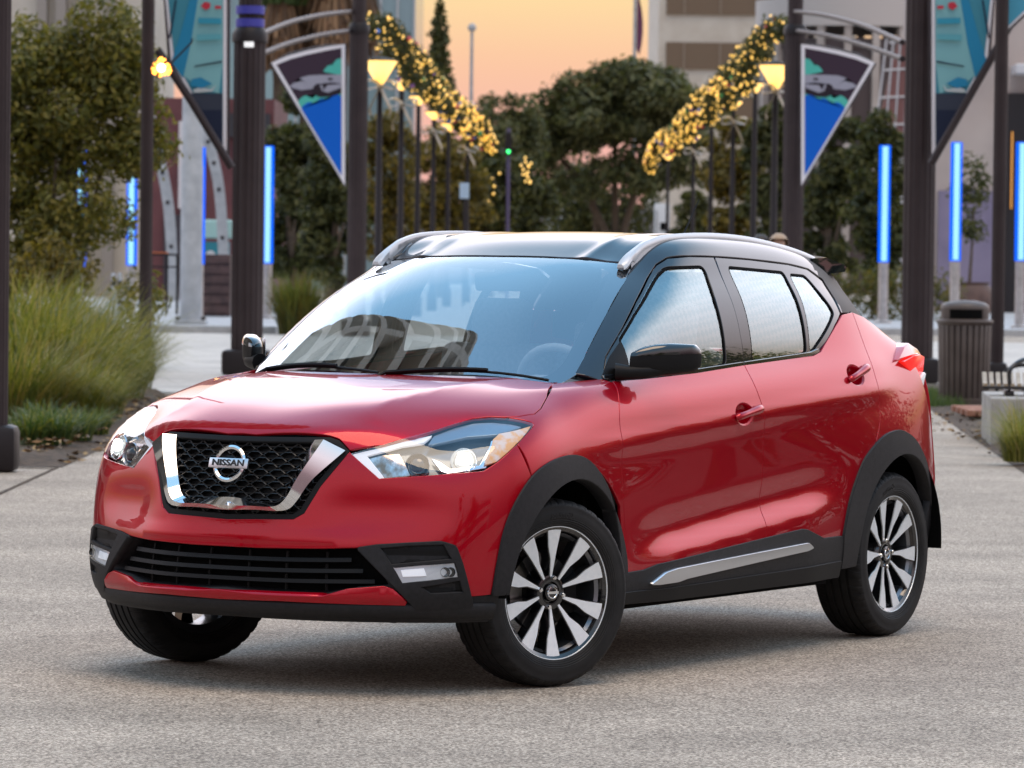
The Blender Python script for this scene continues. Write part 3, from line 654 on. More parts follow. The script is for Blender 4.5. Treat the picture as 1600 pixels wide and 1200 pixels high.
M['side_glass'] = glass_mat('side_glass', (.86, .93, .93), .28, pattern=True)
M['lens'] = glass_mat('clear_lens', (.97, .98, 1), .07)
M['shade'] = mat('interior_light', (.5, .5, .5), .8)
M['trim'] = noise_col('cabin_trim', (.20, .21, .22), (.26, .27, .28), 20, .7)
M['seat'] = noise_col('seat_cloth', (.16, .17, .18), (.22, .23, .24), 60, .85, .2, bscale=400)
M['lamp'] = mat('lamp_lit', (1, 1, 1), .3, emit=(1, .97, .86), estr=5)
M['lampglass'] = mat('projector_glass', (.30, .34, .36), .05, .3, coat=1, emit=(1, .97, .88), estr=.35)
M['drl'] = mat('lamp_white', (.85, .87, .90), .25, emit=(.95, .97, 1), estr=.25)
M['amber'] = noise_col('amber_reflector', (.78, .62, .52), (.84, .42, .12), 26, .2, lo=.42, hi=.58)
M['lampbright'] = mat('lamp_housing', (.66, .68, .70), .2, .15)
M['smoke'] = mat('lamp_dark', (.07, .10, .12), .18, .4, coat=1)
M['tail'] = mat('tail_red', (.75, .008, .006), .25, coat=.3, emit=(1, .02, .015), estr=.75)
M['disc'] = mat('brake_disc', (.22, .21, .20), .35, 1)
M['badge_ink'] = mat('badge_black', (.01, .01, .01), .4)
# ------------------------------------------------------------------ the car
car = tag(empty('parked_car', CAR_LOC, CAR_YAW), 'red compact crossover with black roof and silver rails parked on the pavement', 'car')
def P(name, mst, proj, key, mat_, parent=None, **k):
    poly = OUT[key] if isinstance(key, str) else key
    return panel(name, mst, proj, poly, mat_, parent or car, **k)
def circ(c, r, n=28, sx=1, sy=1): return [(c[0]+r*sx*cos(2*pi*i/n), c[1]+r*sy*sin(2*pi*i/n)) for i in range(n)]
def rnd(key, r=.02, n=4): return [tuple(p) for p in rounded(OUT[key], r, n)]
def grown(key, r, d): return [tuple(p) for p in rounded(inset(densify(rounded(OUT[key], r, 4), .02), -d), .004, 1)]
body_disp = lambda p: crease(p)+crease_front(p)

# --- outer panels
grille_full = mirror_half(OUT['grille'], 0)
bump = [(0, OUT['grille'][-1][1]-.002)]+list(OUT['bumper'][1:])
P('front_bumper', LOW, FRONT, 'bumper', M['red'], sym=0, disp=body_disp, grid=.026, edge=.006, flange=.02)
P('bonnet', LOW, HOOD, 'hood', M['red'], sym=1, grid=.035)
for o in P('fender', LOW, FENDER, 'fender', M['red'], twin=True, disp=body_disp): pass
h_f, h_r = circ((-1.268, .919), .041, sx=1.75), circ((-2.243, 1.048), .040, sx=1.75)
fd = P('front_door', LOW, SIDE, 'front_door', M['red'], twin=True, disp=body_disp, holes=[h_f])
rd = P('rear_door', LOW, SIDE, 'rear_door', M['red'], twin=True, disp=body_disp, holes=[h_r])
P('rear_quarter', LOW, SIDE, 'quarter', M['red'], twin=True, disp=body_disp, grid=.025)
P('tailgate', LOW, REAR, [(0, 1.125), (.50, 1.118), (.70, 1.125), (.728, 1.04), (.737, .80), (.742, .462), (0, .462)], M['red'], sym=0, grid=.04)
P('rear_bumper', LOW, REAR, [(0, .458), (.74, .458), (.785, .535), (.818, .555), (.842, .42), (.79, .34), (.6, .262), (0, .262)], M['plastic'], sym=0, off=.006, grid=.04, flange=.03)
# --- lower black cladding
def arc_in(cx, r, z0, x_first, x_last):
    a0 = math.atan2(z0[0]-.333, x_first-cx); a1 = math.atan2(z0[1]-.333, x_last-cx)
    return [(cx+r*cos(a0+(a1-a0)*i/28), .333+r*sin(a0+(a1-a0)*i/28)) for i in range(29)]
af = OUT['arch_front']; sm = [tuple(v) for v in crom(af, 5)]
inner = [(.388*cos(t)+0.0, .333+.393*sin(t)) for t in [R(2)+(R(176)-R(2))*i/30 for i in range(31)]]
arch_f = sm+[(-.36, .345)]+inner[::-1]
ar = OUT['arch_rear'][:-1]; smr = [tuple(v) for v in crom(ar, 5)]
inner_r = [(-2.62+.398*cos(t), .333+.398*sin(t)) for t in [R(-4)+(R(154)-R(-4))*i/30 for i in range(31)]]
arch_r = smr+inner_r[::-1]+[(-2.10, .30)]
for a in (arch_f, arch_r):
    P('arch_cladding', LOW, SIDE, a, M['plastic'], twin=True, off=.011, gap=0, flange=.055, grid=.022, edge=.004)
sl = P('sill_cladding', LOW, SIDE, 'sill', M['plastic'], twin=True, disp=body_disp, off=.007, flange=.035, grid=.035, edge=.004)
for s_, o in zip((1, -1), sl):
    pass
st = P('sill_strip', LOW, SIDE, rnd('strip', .012), M['satin'], twin=True, disp=body_disp, off=.022, gap=0, flange=.02, grid=.02)
st[0].parent, st[1].parent = sl
sp = []
for t in [k/30 for k in range(31)]: sp.append((-.40-1.69*t, .296+.002*t+.04*smoothstep(.0, 1, t)*0))
sb = P('sill_step', LOW, SIDE, [(-.37, .308), (-.37, .270), (-2.08, .270), (-2.08, .332)], M['dark_plastic'], twin=True, disp=body_disp, off=.014, gap=0, flange=.016, grid=.05, edge=.003)
sb[0].parent, sb[1].parent = sl
# --- lower front: intake, fog bezels, red lip, chin
op = mirror_half(OUT['opening'], 0)
lowfascia = [(0, .4965), (.198, .499), (.314, .501), (.422, .505), (.482, .516), (.576, .523), (.670, .530), (.711, .515), (.730, .456), (.7615, .342), (.829, .346), (.866, .349), (.858, .285), (.832, .247), (.70, .245), (.4, .245), (0, .248)]
P('lower_fascia', LOW, FRONT, lowfascia, M['plastic'], sym=0, off=-.006, holes=[op], flange=.06, grid=.028, edge=.004)
it = P('intake_grille', LOW, FRONT, [(0, .51), (.43, .515), (.53, .42), (.53, .34), (0, .33)], M['void'], sym=0, off=-.062, flange=0, gap=0, grid=.05)
for zz, tmax in ((.462, .405), (.425, .44), (.388, .475)):
    c = [(t*tmax/20, zz+.004*(t/20)**2) for t in range(-20, 21)]
    strip3('slat', LOW, FRONT, [[(a, b+.010) for a, b in c], [(a, b+.008) for a, b in c], [(a, b-.006) for a, b in c], [(a, b-.010) for a, b in c]], [-.045, -.026, -.023, -.045], M['dark_plastic'], it, n=60)
for t in (-.33, -.2, -.07, .07, .2, .33):
    bm = bmesh.new(); add_tube(bm, [drape(LOW, FRONT, (t, z_), -.05)[0] for z_ in (.495, .45, .40, .345)], .006, 6)
    bm_obj('divider', bm, M['dark_plastic'], it, R(40))
P('lip_garnish', LOW, FRONT, 'lip', M['red'], sym=0, off=.007, flange=.03, grid=.022, edge=.006, disp=lambda p: .010*math.exp(-((p.z-.345)/.016)**2))
chin = strip3('chin_lip', LOW, FRONT, [[(t, z0_+.0*t) for t in [-.845+1.69*k/40 for k in range(41)]] for z0_ in (.318, .312, .268, .247)], [-.004, .009, .006, -.02], M['plastic'], car, n=80, sharp=False)
bz = P('fog_bezel', LOW, FRONT, rnd('bezel', .012), M['plastic'], twin=True, off=.010, gap=0, flange=.03, grid=.02, edge=.006, holes=[[tuple(v) for v in inset(densify(OUT[k], .02), -.003)] for k in ('fog', 'recess_up', 'recess_lo')])
for key, rows in (('recess_up', 5), ('recess_lo', 3)):
    q = OUT[key]; zz = [p[1] for p in q]; z0_, z1_ = min(zz), max(zz)
    a = P('bezel_grid', LOW, FRONT, key, M['dark_plastic'], twin=True, off=-.004, gap=-.004, flange=0, grid=.02, disp=lambda p, r=rows, a=z0_, b=z1_: .004*sin((p.z-a)/(b-a)*2*pi*r))
    a[0].parent, a[1].parent = bz
fg = P('fog_lamp', LOW, FRONT, 'fog', M['lampbright'], twin=True, off=.0005, gap=-.003, flange=0, grid=.02)
fo = OUT['fog']
drl = [tuple(V(fo[6]).lerp(V(fo[0]), .3).lerp(V(fo[1]), .14)), tuple(V(fo[6]).lerp(V(fo[0]), .75).lerp(V(fo[1]), .20)), tuple(V(fo[1]).lerp(V(fo[5]), .22)), tuple(V(fo[1]).lerp(V(fo[5]), .68))]
d2 = P('light_bar', LOW, FRONT, drl, M['drl'], twin=True, off=.005, gap=0, flange=.008, grid=.02)
d2[0].parent, d2[1].parent = fg
def lampcups(spots, parent_pair, r, mat_in, off0, depth, name):
    for sg, par in zip((1, -1), parent_pair):
        for q in spots:
            p, n = drape(LOW, FRONT, q, off0); p = V((p.x, p.y*sg, p.z)); n = V((n.x, n.y*sg, n.z))
            n = (n+V((1.2, 0, 0))).normalized(); x, y = frame_of(n)
            mt = Matrix((x, y, n)).transposed().to_4x4(); mt.translation = p
            bm = bmesh.new(); add_lathe(bm, [(r, depth), (r*.98, depth+.002), (r*.85, depth*.4), (r*.5, 0), (0, -.004)], mt, 20)
            bm_obj(name, bm, mat_in, par, R(40))
lampcups([tuple(V(fo[2]).lerp(V(fo[5]), .5)*.72+V(fo[3])*.28), tuple(V(fo[2]).lerp(V(fo[5]), .45)*.42+V(fo[3])*.58)], fg, .017, M['gloss_black'], .001, .005, 'reflector')
fl = P('lens', LOW, FRONT, 'fog', M['lens'], twin=True, off=.009, gap=0, flange=.006, grid=.03)
fl[0].parent, fl[1].parent = fg
# --- radiator grille
gf = grille_full
P('grille_frame', LOW, FRONT, gf, M['dark_plastic'], off=-.004, gap=.001, flange=.05, grid=.03, edge=.005, holes=[[tuple(v) for v in inset(densify(gf, .02), .017)]])
gr = P('grille', LOW, FRONT, gf, M['dark_plastic'], off=-.034, gap=0, flange=0, grid=.04)
bm = bmesh.new(); cw, ch = .031, .0205
row = 0; z = .612
while z < .90:
    k = -9
    while k <= 9:
        c = (k*2*cw*.98+(cw*.98 if row % 2 else 0), z)
        if pip(c, gf) and pip((c[0]+.02, c[1]), gf) and pip((c[0]-.02, c[1]), gf) and pip((c[0], c[1]+.008), gf):
            rings = []
            for sx, sz, of in ((.98, .64, -.016), (.82, .46, -.014), (.72, .36, -.032)):
                hx = [(-1, 0), (-.5, 1), (.5, 1), (1, 0), (.5, -1), (-.5, -1)]
                rings.append([bm.verts.new(drape(LOW, FRONT, (c[0]+a*cw*sx, c[1]+b*ch*sz), of)[0]) for a, b in hx])
            for a, b in zip(rings, rings[1:]):
                for i in range(6): bm.faces.new((a[i], a[(i+1) % 6], b[(i+1) % 6], b[i]))
        k += 1
    z += ch*.98; row += 1
bm_obj('mesh', bm, mat('grille_black', (.006, .006, .0065), .38, spec=.35), gr, R(30))
full = lambda c: [(-a, b) for a, b in reversed(c[1:])]+list(c)
OUT['v_mid'] = [(a, b-.007*smoothstep(.72, .66, b)) for a, b in OUT['v_mid']]
strip3('grille_chrome', LOW, FRONT, [full(OUT[k]) for k in ('v_in', 'v_in', 'v_mid', 'v_out', 'v_out')], [-.02, .000, .030, .014, -.02], M['chrome'], car, n=110)
# --- badge
def text_mesh(txt, size, ext, bold=0, spacing=1.0):
    cu = bpy.data.curves.new('t', 'FONT'); cu.body = txt; cu.size = size; cu.extrude = ext; cu.align_x = 'CENTER'; cu.align_y = 'CENTER'; cu.offset = bold; cu.space_character = spacing; cu.resolution_u = 3
    o = bpy.data.objects.new('t', cu); COL.objects.link(o); dg = bpy.context.evaluated_depsgraph_get(); e = o.evaluated_get(dg); me = e.to_mesh()
    r = ([v.co.copy() for v in me.vertices], [tuple(p.vertices) for p in me.polygons]); e.to_mesh_clear(); bpy.data.objects.remove(o); return r
def text_obj(name, txt, size, ext, mtx, mat_, parent, bold=0, sx=1, spacing=1.0):
    vs, fs = text_mesh(txt, size, ext, bold, spacing)
    return mesh_obj(name, [mtx @ V((v.x*sx, v.y, v.z)) for v in vs], fs, mat_, parent, False)
p0, n0 = drape(LOW, FRONT, (0, .769), .018)
yb = V((0, 1, 0)); up = n0.cross(yb).normalized()
BM = Matrix((yb, up, n0)).transposed().to_4x4(); BM.translation = p0
bm = bmesh.new(); N = 48
for prof in ([(.067, 0), (.065, .010), (.058, .014), (.051, .010), (.049, 0)],): add_lathe(bm, prof, BM, 56)
badge = bm_obj('badge', bm, M['chrome'], car, R(40))
bm = bmesh.new(); add_box(bm, (0, 0, .012), (.160, .036, .012), bevel=.003, mtx=BM); bm_obj('badge_bar', bm, M['satin'], badge, R(40))
text_obj('lettering', 'NISSAN', .030, .0012, BM @ Matrix.Translation((0, 0, .0185)), M['badge_ink'], badge, bold=.0009, sx=1.32)
# --- headlights
hb = P('headlight', LOW, FRONT, 'headlight', M['smoke'], twin=True, off=-.045, gap=-.004, flange=0, grid=.03)
def HL(name, key, mat_, off, fl=.012, **k):
    o = P(name, LOW, FRONT, key, mat_, twin=True, off=off, gap=0, flange=fl, grid=.02, **k); o[0].parent, o[1].parent = hb; return o
HL('signature_light', 'hl_band', M['drl'], -.014)
HL('inner_reflector', 'hl_inner', noise_col('lamp_reflector', (.75, .70, .66), (.35, .20, .12), 35, .12, metal=1), -.03)
HL('chrome_trim', 'hl_chrome', M['chrome'], -.022)
HL('amber_marker', 'amber', M['amber'], -.012)
HL('upper_cover', 'hl_roof', M['lampcover'], -.016)
for sg, par in zip((1, -1), hb):
    for q, r_, lit in ((OUT['projector'][0], .036, True), (OUT['projector2'][0], .033, False)):
        p, n = drape(LOW, FRONT, q, -.045); p = V((p.x, p.y*sg, p.z)); n = (V((n.x, n.y*sg, n.z))*.5+V((1, .25*sg, 0))).normalized(); x, y = frame_of(n)
        mt = Matrix((x, y, n)).transposed().to_4x4(); mt.translation = p
        bm = bmesh.new(); add_lathe(bm, [(r_*1.28, .020), (r_*1.25, .026), (r_*1.02, .012), (r_, .004)], mt, 28); bm_obj('bezel_ring', bm, M['chrome'] if lit else M['satin'], par, R(40))
        bm = bmesh.new(); add_lathe(bm, [(r_, .004), (r_*.9, .018), (r_*.6, .028), (0, .033)], mt, 28); bm_obj('projector', bm, M['lampglass'] if lit else M['gloss_black'], par, R(60))
        if lit:
            sq = [(.024*math.copysign(abs(cos(a_))**.45, cos(a_)), .022*math.copysign(abs(sin(a_))**.45, sin(a_))) for a_ in [2*pi*k_/32 for k_ in range(32)]]
            bm = bmesh.new(); add_prism(bm, sq, .004, mt @ Matrix.Translation((.004, .006, .034))); bm_obj('lit_element', bm, M['lamp'], par, R(40))
            bm = bmesh.new(); add_prism(bm, [(-.012, -.004), (.012, -.004), (.012, .003), (-.012, .003)], .004, mt @ Matrix.Translation((.012, -.031, .03))); bm_obj('lit_chip', bm, M['lamp'], par)
hl = P('lens', LOW, FRONT, 'headlight', M['lens'], twin=True, off=.002, gap=.002, flange=.02, grid=.03, edge=.004)
hl[0].parent, hl[1].parent = hb

# --- greenhouse
P('roof', UPP, TOP, ROOF_F+[(-1.32, .514), (-1.57, .519), (-1.95, .509), (-2.30, .494), (-2.55, .479), (-2.72, .40), (-2.85, .25), (-2.88, 0)], M['black_paint'], sym=1, gap=.002, grid=.04, disp=lambda p: .007*math.exp(-((abs(p.y)-.36)/.03)**2)*smoothstep(-2.7, -2.3, p.x))
for o in P('side_pillars', UPP, CANT, 'cantrail', M['black_paint'], twin=True, gap=.0018, grid=.03, flange=.025, edge=.003):
    o.data.materials.append(M['dark_plastic'])
    for f in o.data.polygons:
        if f.center.x < -2.36-.28*(1.40-f.center.z): f.material_index = 1  # same gloss black pillar; matte dark material here stands in for its dark reflection
wsk = OUT['windscreen']
ws = P('windscreen', UPP, WSCR, wsk, M['ws_glass'], sym=1, off=-.001, gap=.003, flange=.004, grid=.05)
ws_full = mirror_half(wsk, 1)
ins = [tuple(v) for v in rounded(mirror_half(WS_IN, 1), .05, 6)]
fr = P('windscreen_border', UPP, WSCR, ws_full, M['void'], off=-.006, gap=.004, flange=0, grid=.05, holes=[ins]); fr.parent = ws
P('cowl', LOW, HOOD, [(-.700, 0), (-.708, .285), (-.735, .535), (-.742, .68), (-.80, .715), (-.86, .70), (-.86, 0)], M['plastic'], sym=1, off=-.02, gap=0, flange=0, grid=.06)
df = P('door_frame', UPP, SIDE, 'door_frame_f', M['black_paint'], twin=True, off=-.004, gap=.0018, grid=.03, holes=[grown('glass_f', .03, .008)], flange=.016)
dr = P('door_frame', UPP, SIDE, 'door_frame_r', M['black_paint'], twin=True, off=-.004, gap=.0018, grid=.03, holes=[grown('glass_r', .02, .007), grown('glass_q', .02, .006)], flange=.016)
for key, par, m_ in (('glass_f', df, 'side_glass'), ('glass_r', dr, 'side_glass'), ('glass_q', dr, 'side_glass')):
    g = P('window', UPP, SIDE, grown(key, .02, .012), M[m_], twin=True, off=-.010, gap=0, flange=0, grid=.06)
    r_ = P('window_seal', UPP, SIDE, grown(key, .02, .007), M['void'], twin=True, off=-.0055, gap=0, flange=.006, grid=.04, edge=.001, holes=[rnd(key, .02)])
    for k in (0, 1): g[k].parent = par[k]; r_[k].parent = par[k]
for a, b in zip(df, fd): a.parent = b
for a, b in zip(dr, rd): a.parent = b
P('mirror_sail', UPP, SIDE, 'sail', M['dark_plastic'], twin=True, off=.001, gap=0, flange=.01)
# belt trims
for key, par in (([(-.43, 1.060), (-1.03, 1.074), (-1.40, 1.096), (-1.40, 1.108), (-1.03, 1.086), (-.43, 1.072)], df), ([(-1.405, 1.096), (-1.975, 1.126), (-2.04, 1.139), (-2.04, 1.151), (-1.97, 1.138), (-1.405, 1.108)], dr)):
    b_ = P('belt_trim', UPP, SIDE, key, M['gloss_black'], twin=True, off=.007, gap=0, flange=.02, grid=.04, edge=.004)
# rear glass and spoiler
P('rear_glass', UPP, REAR, [(0, 1.13), (.60, 1.135), (.80, 1.14), (1.10, 1.17), (1.14, 1.27), (.92, 1.375), (.84, 1.43), (.5, 1.44), (0, 1.445)], M['dark_plastic'], sym=0, off=-.002, gap=0, grid=.05)
bm = bmesh.new(); secs = []
for t in [-1+2*k/20 for k in range(21)]:
    y = .57*t; a = abs(t); x0 = -2.50+.0*a-.22*(1-a**2.5); x1 = -2.700-.33*(1-a**3); zc = 1.490+.025*(1-a*a)
    pr = [(x0+.10, zc+.012), (x0-.02, zc+.016), (x1+.02, zc-.012), (x1, zc-.022), (x1+.012, zc-.040), (x0, zc-.052), (x0+.10, zc-.04)]
    secs.append([bm.verts.new((x, y, z)) for x, z in pr])
for a, b in zip(secs, secs[1:]):
    for k in range(7): bm.faces.new((a[k], a[(k+1) % 7], b[(k+1) % 7], b[k]))
bm.faces.new(secs[0]); bm.faces.new(secs[-1][::-1])
bm_obj('spoiler', bm, M['black_paint'], car, R(35))
# roof rails
rl = [(-.915, 1.470), (-.962, 1.503), (-1.034, 1.536), (-1.106, 1.560), (-1.258, 1.584), (-1.571, 1.594), (-1.894, 1.583), (-2.207, 1.552), (-2.423, 1.519), (-2.56, 1.486)]
rl = crom([(a, b, 0) for a, b in rl], 6)
for sg in (1, -1):
    bm = bmesh.new(); secs = []; n = len(rl)
    for i, p in enumerate(rl):
        x, z = p.x, p.y; e0 = smoothstep(.24, .06, i/n)*smoothstep(-.02, .05, i/n); w = .012+.007*e0
        ys = .535+.006*sin(pi*min(1, max(0, (-x-.95)/1.6)))
        h = drape(UPP, TOP, (x, ys), 0)[0].z if -2.6 < x < -.99 else z-.02
        e = smoothstep(.30, .0, min(i, n-1-i)/n)
        zb = (z-.030)*(1-e)+(h-.012)*e; zb = max(min(zb, z-.02), z-.012-.05*smoothstep(0, .10, i/n))
        pr = [(ys-w, zb), (ys-w, z-.008), (ys-w*.7, z-.001), (ys+w*.4, z), (ys+w*1.0, z-.008), (ys+w*1.2, z-.020), (ys+w*1.0, zb)]
        secs.append([bm.verts.new((x, a*sg, b)) for a, b in pr])
    for a, b in zip(secs, secs[1:]):
        for k in range(7): bm.faces.new((a[k], a[(k+1) % 7], b[(k+1) % 7], b[k]))
    bm.faces.new(secs[0]); bm.faces.new(secs[-1][::-1])
    rr_ = bm_obj('roof_rail', bm, M['rail'], car, R(35)); bm = bmesh.new(); secs = []
    for i, p in enumerate(rl):
        x, z = p.x, p.y; ys = .535+.006*sin(pi*min(1, max(0, (-x-.95)/1.6)))
        if not -2.52 < x < -.965: continue
        za = drape(UPP, TOP, (x, ys-.012), 0)[0].z-.01; zb = drape(UPP, TOP, (x, min(ys+.012, .56)), 0)[0].z-.012
        secs.append([bm.verts.new((x, a*sg, b)) for a, b in ((ys-.012, za), (ys-.012, z-.012), (ys+.012, z-.014), (ys+.014, min(zb, z-.02)))])
    for a, b in zip(secs, secs[1:]):
        for k in range(4): bm.faces.new((a[k], a[(k+1) % 4], b[(k+1) % 4], b[k]))
    bm_obj('rail_base', bm, M['rail'], rr_, R(35))
# aerial
bm = bmesh.new(); add_tube(bm, [(-2.33, 0, 1.545), (-2.50, 0, 1.735)], [.005, .002], 6); add_lathe(bm, [(0, 0), (.03, 0), (.02, .02), (.006, .03), (0, .03)], Matrix.Translation((-2.33, 0, 1.532)), 14)
bm_obj('aerial', bm, M['dark_plastic'], car, R(40))

# --- door handles
for c, pair, a in (((-1.268, .919), fd, R(8)), ((-2.243, 1.048), rd, R(13))):
    bo = P('handle_cup', LOW, SIDE, circ(c, .0445, sx=1.72), M['red'], twin=True, gap=0, flange=0, grid=.009, disp=lambda p, c=c: body_disp(p)-.022*smoothstep(1.0, .35, math.hypot((p.x-c[0])/.0765, (p.z-c[1])/.0445))-.0012)
    pts = []
    for k in range(21):
        t = -1+2*k/20; q = (c[0]-.016-.098*t, c[1]+.003+.098*t*math.tan(a)); pts.append(drape(LOW, SIDE, q, .003+.012*(1-abs(t)**5), body_disp)[0])
    for sg, par in zip((1, -1), pair):
        bm = bmesh.new(); add_tube(bm, [(p.x, p.y*sg, p.z) for p in pts], [.005]+[.0135+.0045*smoothstep(6, 19, k) for k in range(19)]+[.009], 14)
        bm_obj('handle', bm, M['red'], par, R(50))
    for k in (0, 1): bo[k].parent = pair[k]

# --- mirrors
for sg in (1, -1):
    def shell(z0, z1, grow=1.0):
        bm = bmesh.new(); secs = []
        prof = [(.808, -.535, .030, 1.100, .030), (.816, -.545, .052, 1.116, .050), (.842, -.570, .062, 1.126, .055), (.88, -.604, .066, 1.131, .058), (.915, -.640, .064, 1.133, .057), (.948, -.676, .052, 1.134, .051), (.970, -.700, .034, 1.135, .046), (.982, -.714, .018, 1.134, .028), (.985, -.719, .004, 1.133, .008)]
        for (y, xc, rx, zc, rz) in prof:
            ring = []
            for k in range(24):
                a = 2*pi*k/24; ca, sa = cos(a), sin(a); e = .62
                ex = math.copysign(abs(ca)**e, ca); ez = math.copysign(abs(sa)**e, sa)
                x = xc+rx*ex*(1 if ca > 0 else .55)*grow; z = zc+rz*ez*grow
                z += .006*(y-.9)/.1*(1 if sa > 0 else 0)
                ring.append(bm.verts.new((x, y*sg, z)))
            secs.append(ring)
        for a, b in zip(secs, secs[1:]):
            for k in range(24): bm.faces.new((a[k], a[(k+1) % 24], b[(k+1) % 24], b[k]))
        bm.faces.new(secs[0]); bm.faces.new(secs[-1][::-1]); return bm
    bm = shell(0, 0); geom = bm.verts[:]+bm.edges[:]+bm.faces[:]
    bmesh.ops.bisect_plane(bm, geom=geom, plane_co=(-.6, .9*sg, 1.148), plane_no=(0, -.06*sg, 1), clear_inner=True)
    bmesh.ops.subdivide_edges(bm, edges=[], cuts=1)
    mir = bm_obj('door_mirror', bm, M['gloss_black'], car, R(60))
    bm = shell(0, 0, .975); geom = bm.verts[:]+bm.edges[:]+bm.faces[:]
    bmesh.ops.bisect_plane(bm, geom=geom, plane_co=(-.6, .9*sg, 1.149), plane_no=(0, -.06*sg, 1), clear_outer=True)
    bm_obj('lower_shell', bm, M['dark_plastic'], mir, R(60))
    bm = bmesh.new(); add_tube(bm, [(-.48, .765*sg, 1.086), (-.505, .81*sg, 1.085), (-.55, .86*sg, 1.088), (-.60, .90*sg, 1.095)], [.034, .026, .024, .018], 10)
    bm_obj('mirror_foot', bm, M['dark_plastic'], mir, R(50))
    bm = bmesh.new(); add_box(bm, (-.690, .90*sg, 1.134), (.004, .11, .08), rz=.75*sg, bevel=.001); bm_obj('mirror_glass', bm, M['chrome'], mir, R(40))

# --- wipers
for y0, y1, a0, a1 in ((.62, .02, .995, .925), (-.02, -.56, .935, .985)):
    pts = [drape(UPP, WSCR, (a0+(a1-a0)*t+.012*sin(pi*t), y0+(y1-y0)*t), .010)[0] for t in [k/14 for k in range(15)]]
    bm = bmesh.new(); add_tube(bm, pts, .0055, 6); add_tube(bm, [p+V((.006, 0, .008)) for p in pts[5:]]+[pts[-1]+V((.05, -.03, -.02))], .007, 6)
    bm_obj('wiper', bm, M['dark_plastic'], car, R(50))

# --- tail lights
for sg in (1, -1):
    tl = tag(bpy.data.objects.new('tail_light', None)); link(tl, car)
    def wedge(name, pts, m_, d=.05):
        bm = bmesh.new(); bo = V((-.35, .9, .1)).normalized()
        a = [bm.verts.new(V((p[0], p[1]*sg, p[2]))) for p in pts]
        b = [bm.verts.new(V((p[0], (p[1]-d)*sg, p[2]))-V((.0, 0, 0))) for p in pts]
        n = len(pts); bm.faces.new(a); bm.faces.new(b[::-1])
        for i in range(n): bm.faces.new((a[i], a[(i+1) % n], b[(i+1) % n], b[i]))
        bmesh.ops.bevel(bm, geom=bm.edges[:], offset=.004, segments=2, affect='EDGES', profile=.5)
        bm_obj(name, bm, m_, tl, R(40))
    wedge('red_lens', [(-2.735, .812, 1.094), (-2.86, .798, 1.114), (-2.97, .774, 1.119), (-3.048, .757, 1.108), (-3.038, .757, 1.050), (-2.95, .775, 1.020), (-2.83, .800, 1.052)], M['tail'], .07)
    wedge('upper_lens', [(-2.70, .806, 1.100), (-2.80, .785, 1.150), (-2.86, .775, 1.166), (-2.98, .755, 1.140), (-3.05, .742, 1.113), (-2.97, .766, 1.124), (-2.86, .792, 1.120)], mat('tail_clear', (.62, .12, .12), .1, coat=1), .06)
    wedge('clear_lens', [(-2.87, .800, 1.034), (-2.95, .785, 1.014), (-3.035, .765, 1.045), (-3.065, .757, 1.040), (-3.045, .752, .975), (-3.00, .762, .965), (-2.97, .77, .998)], M['drl'], .05)

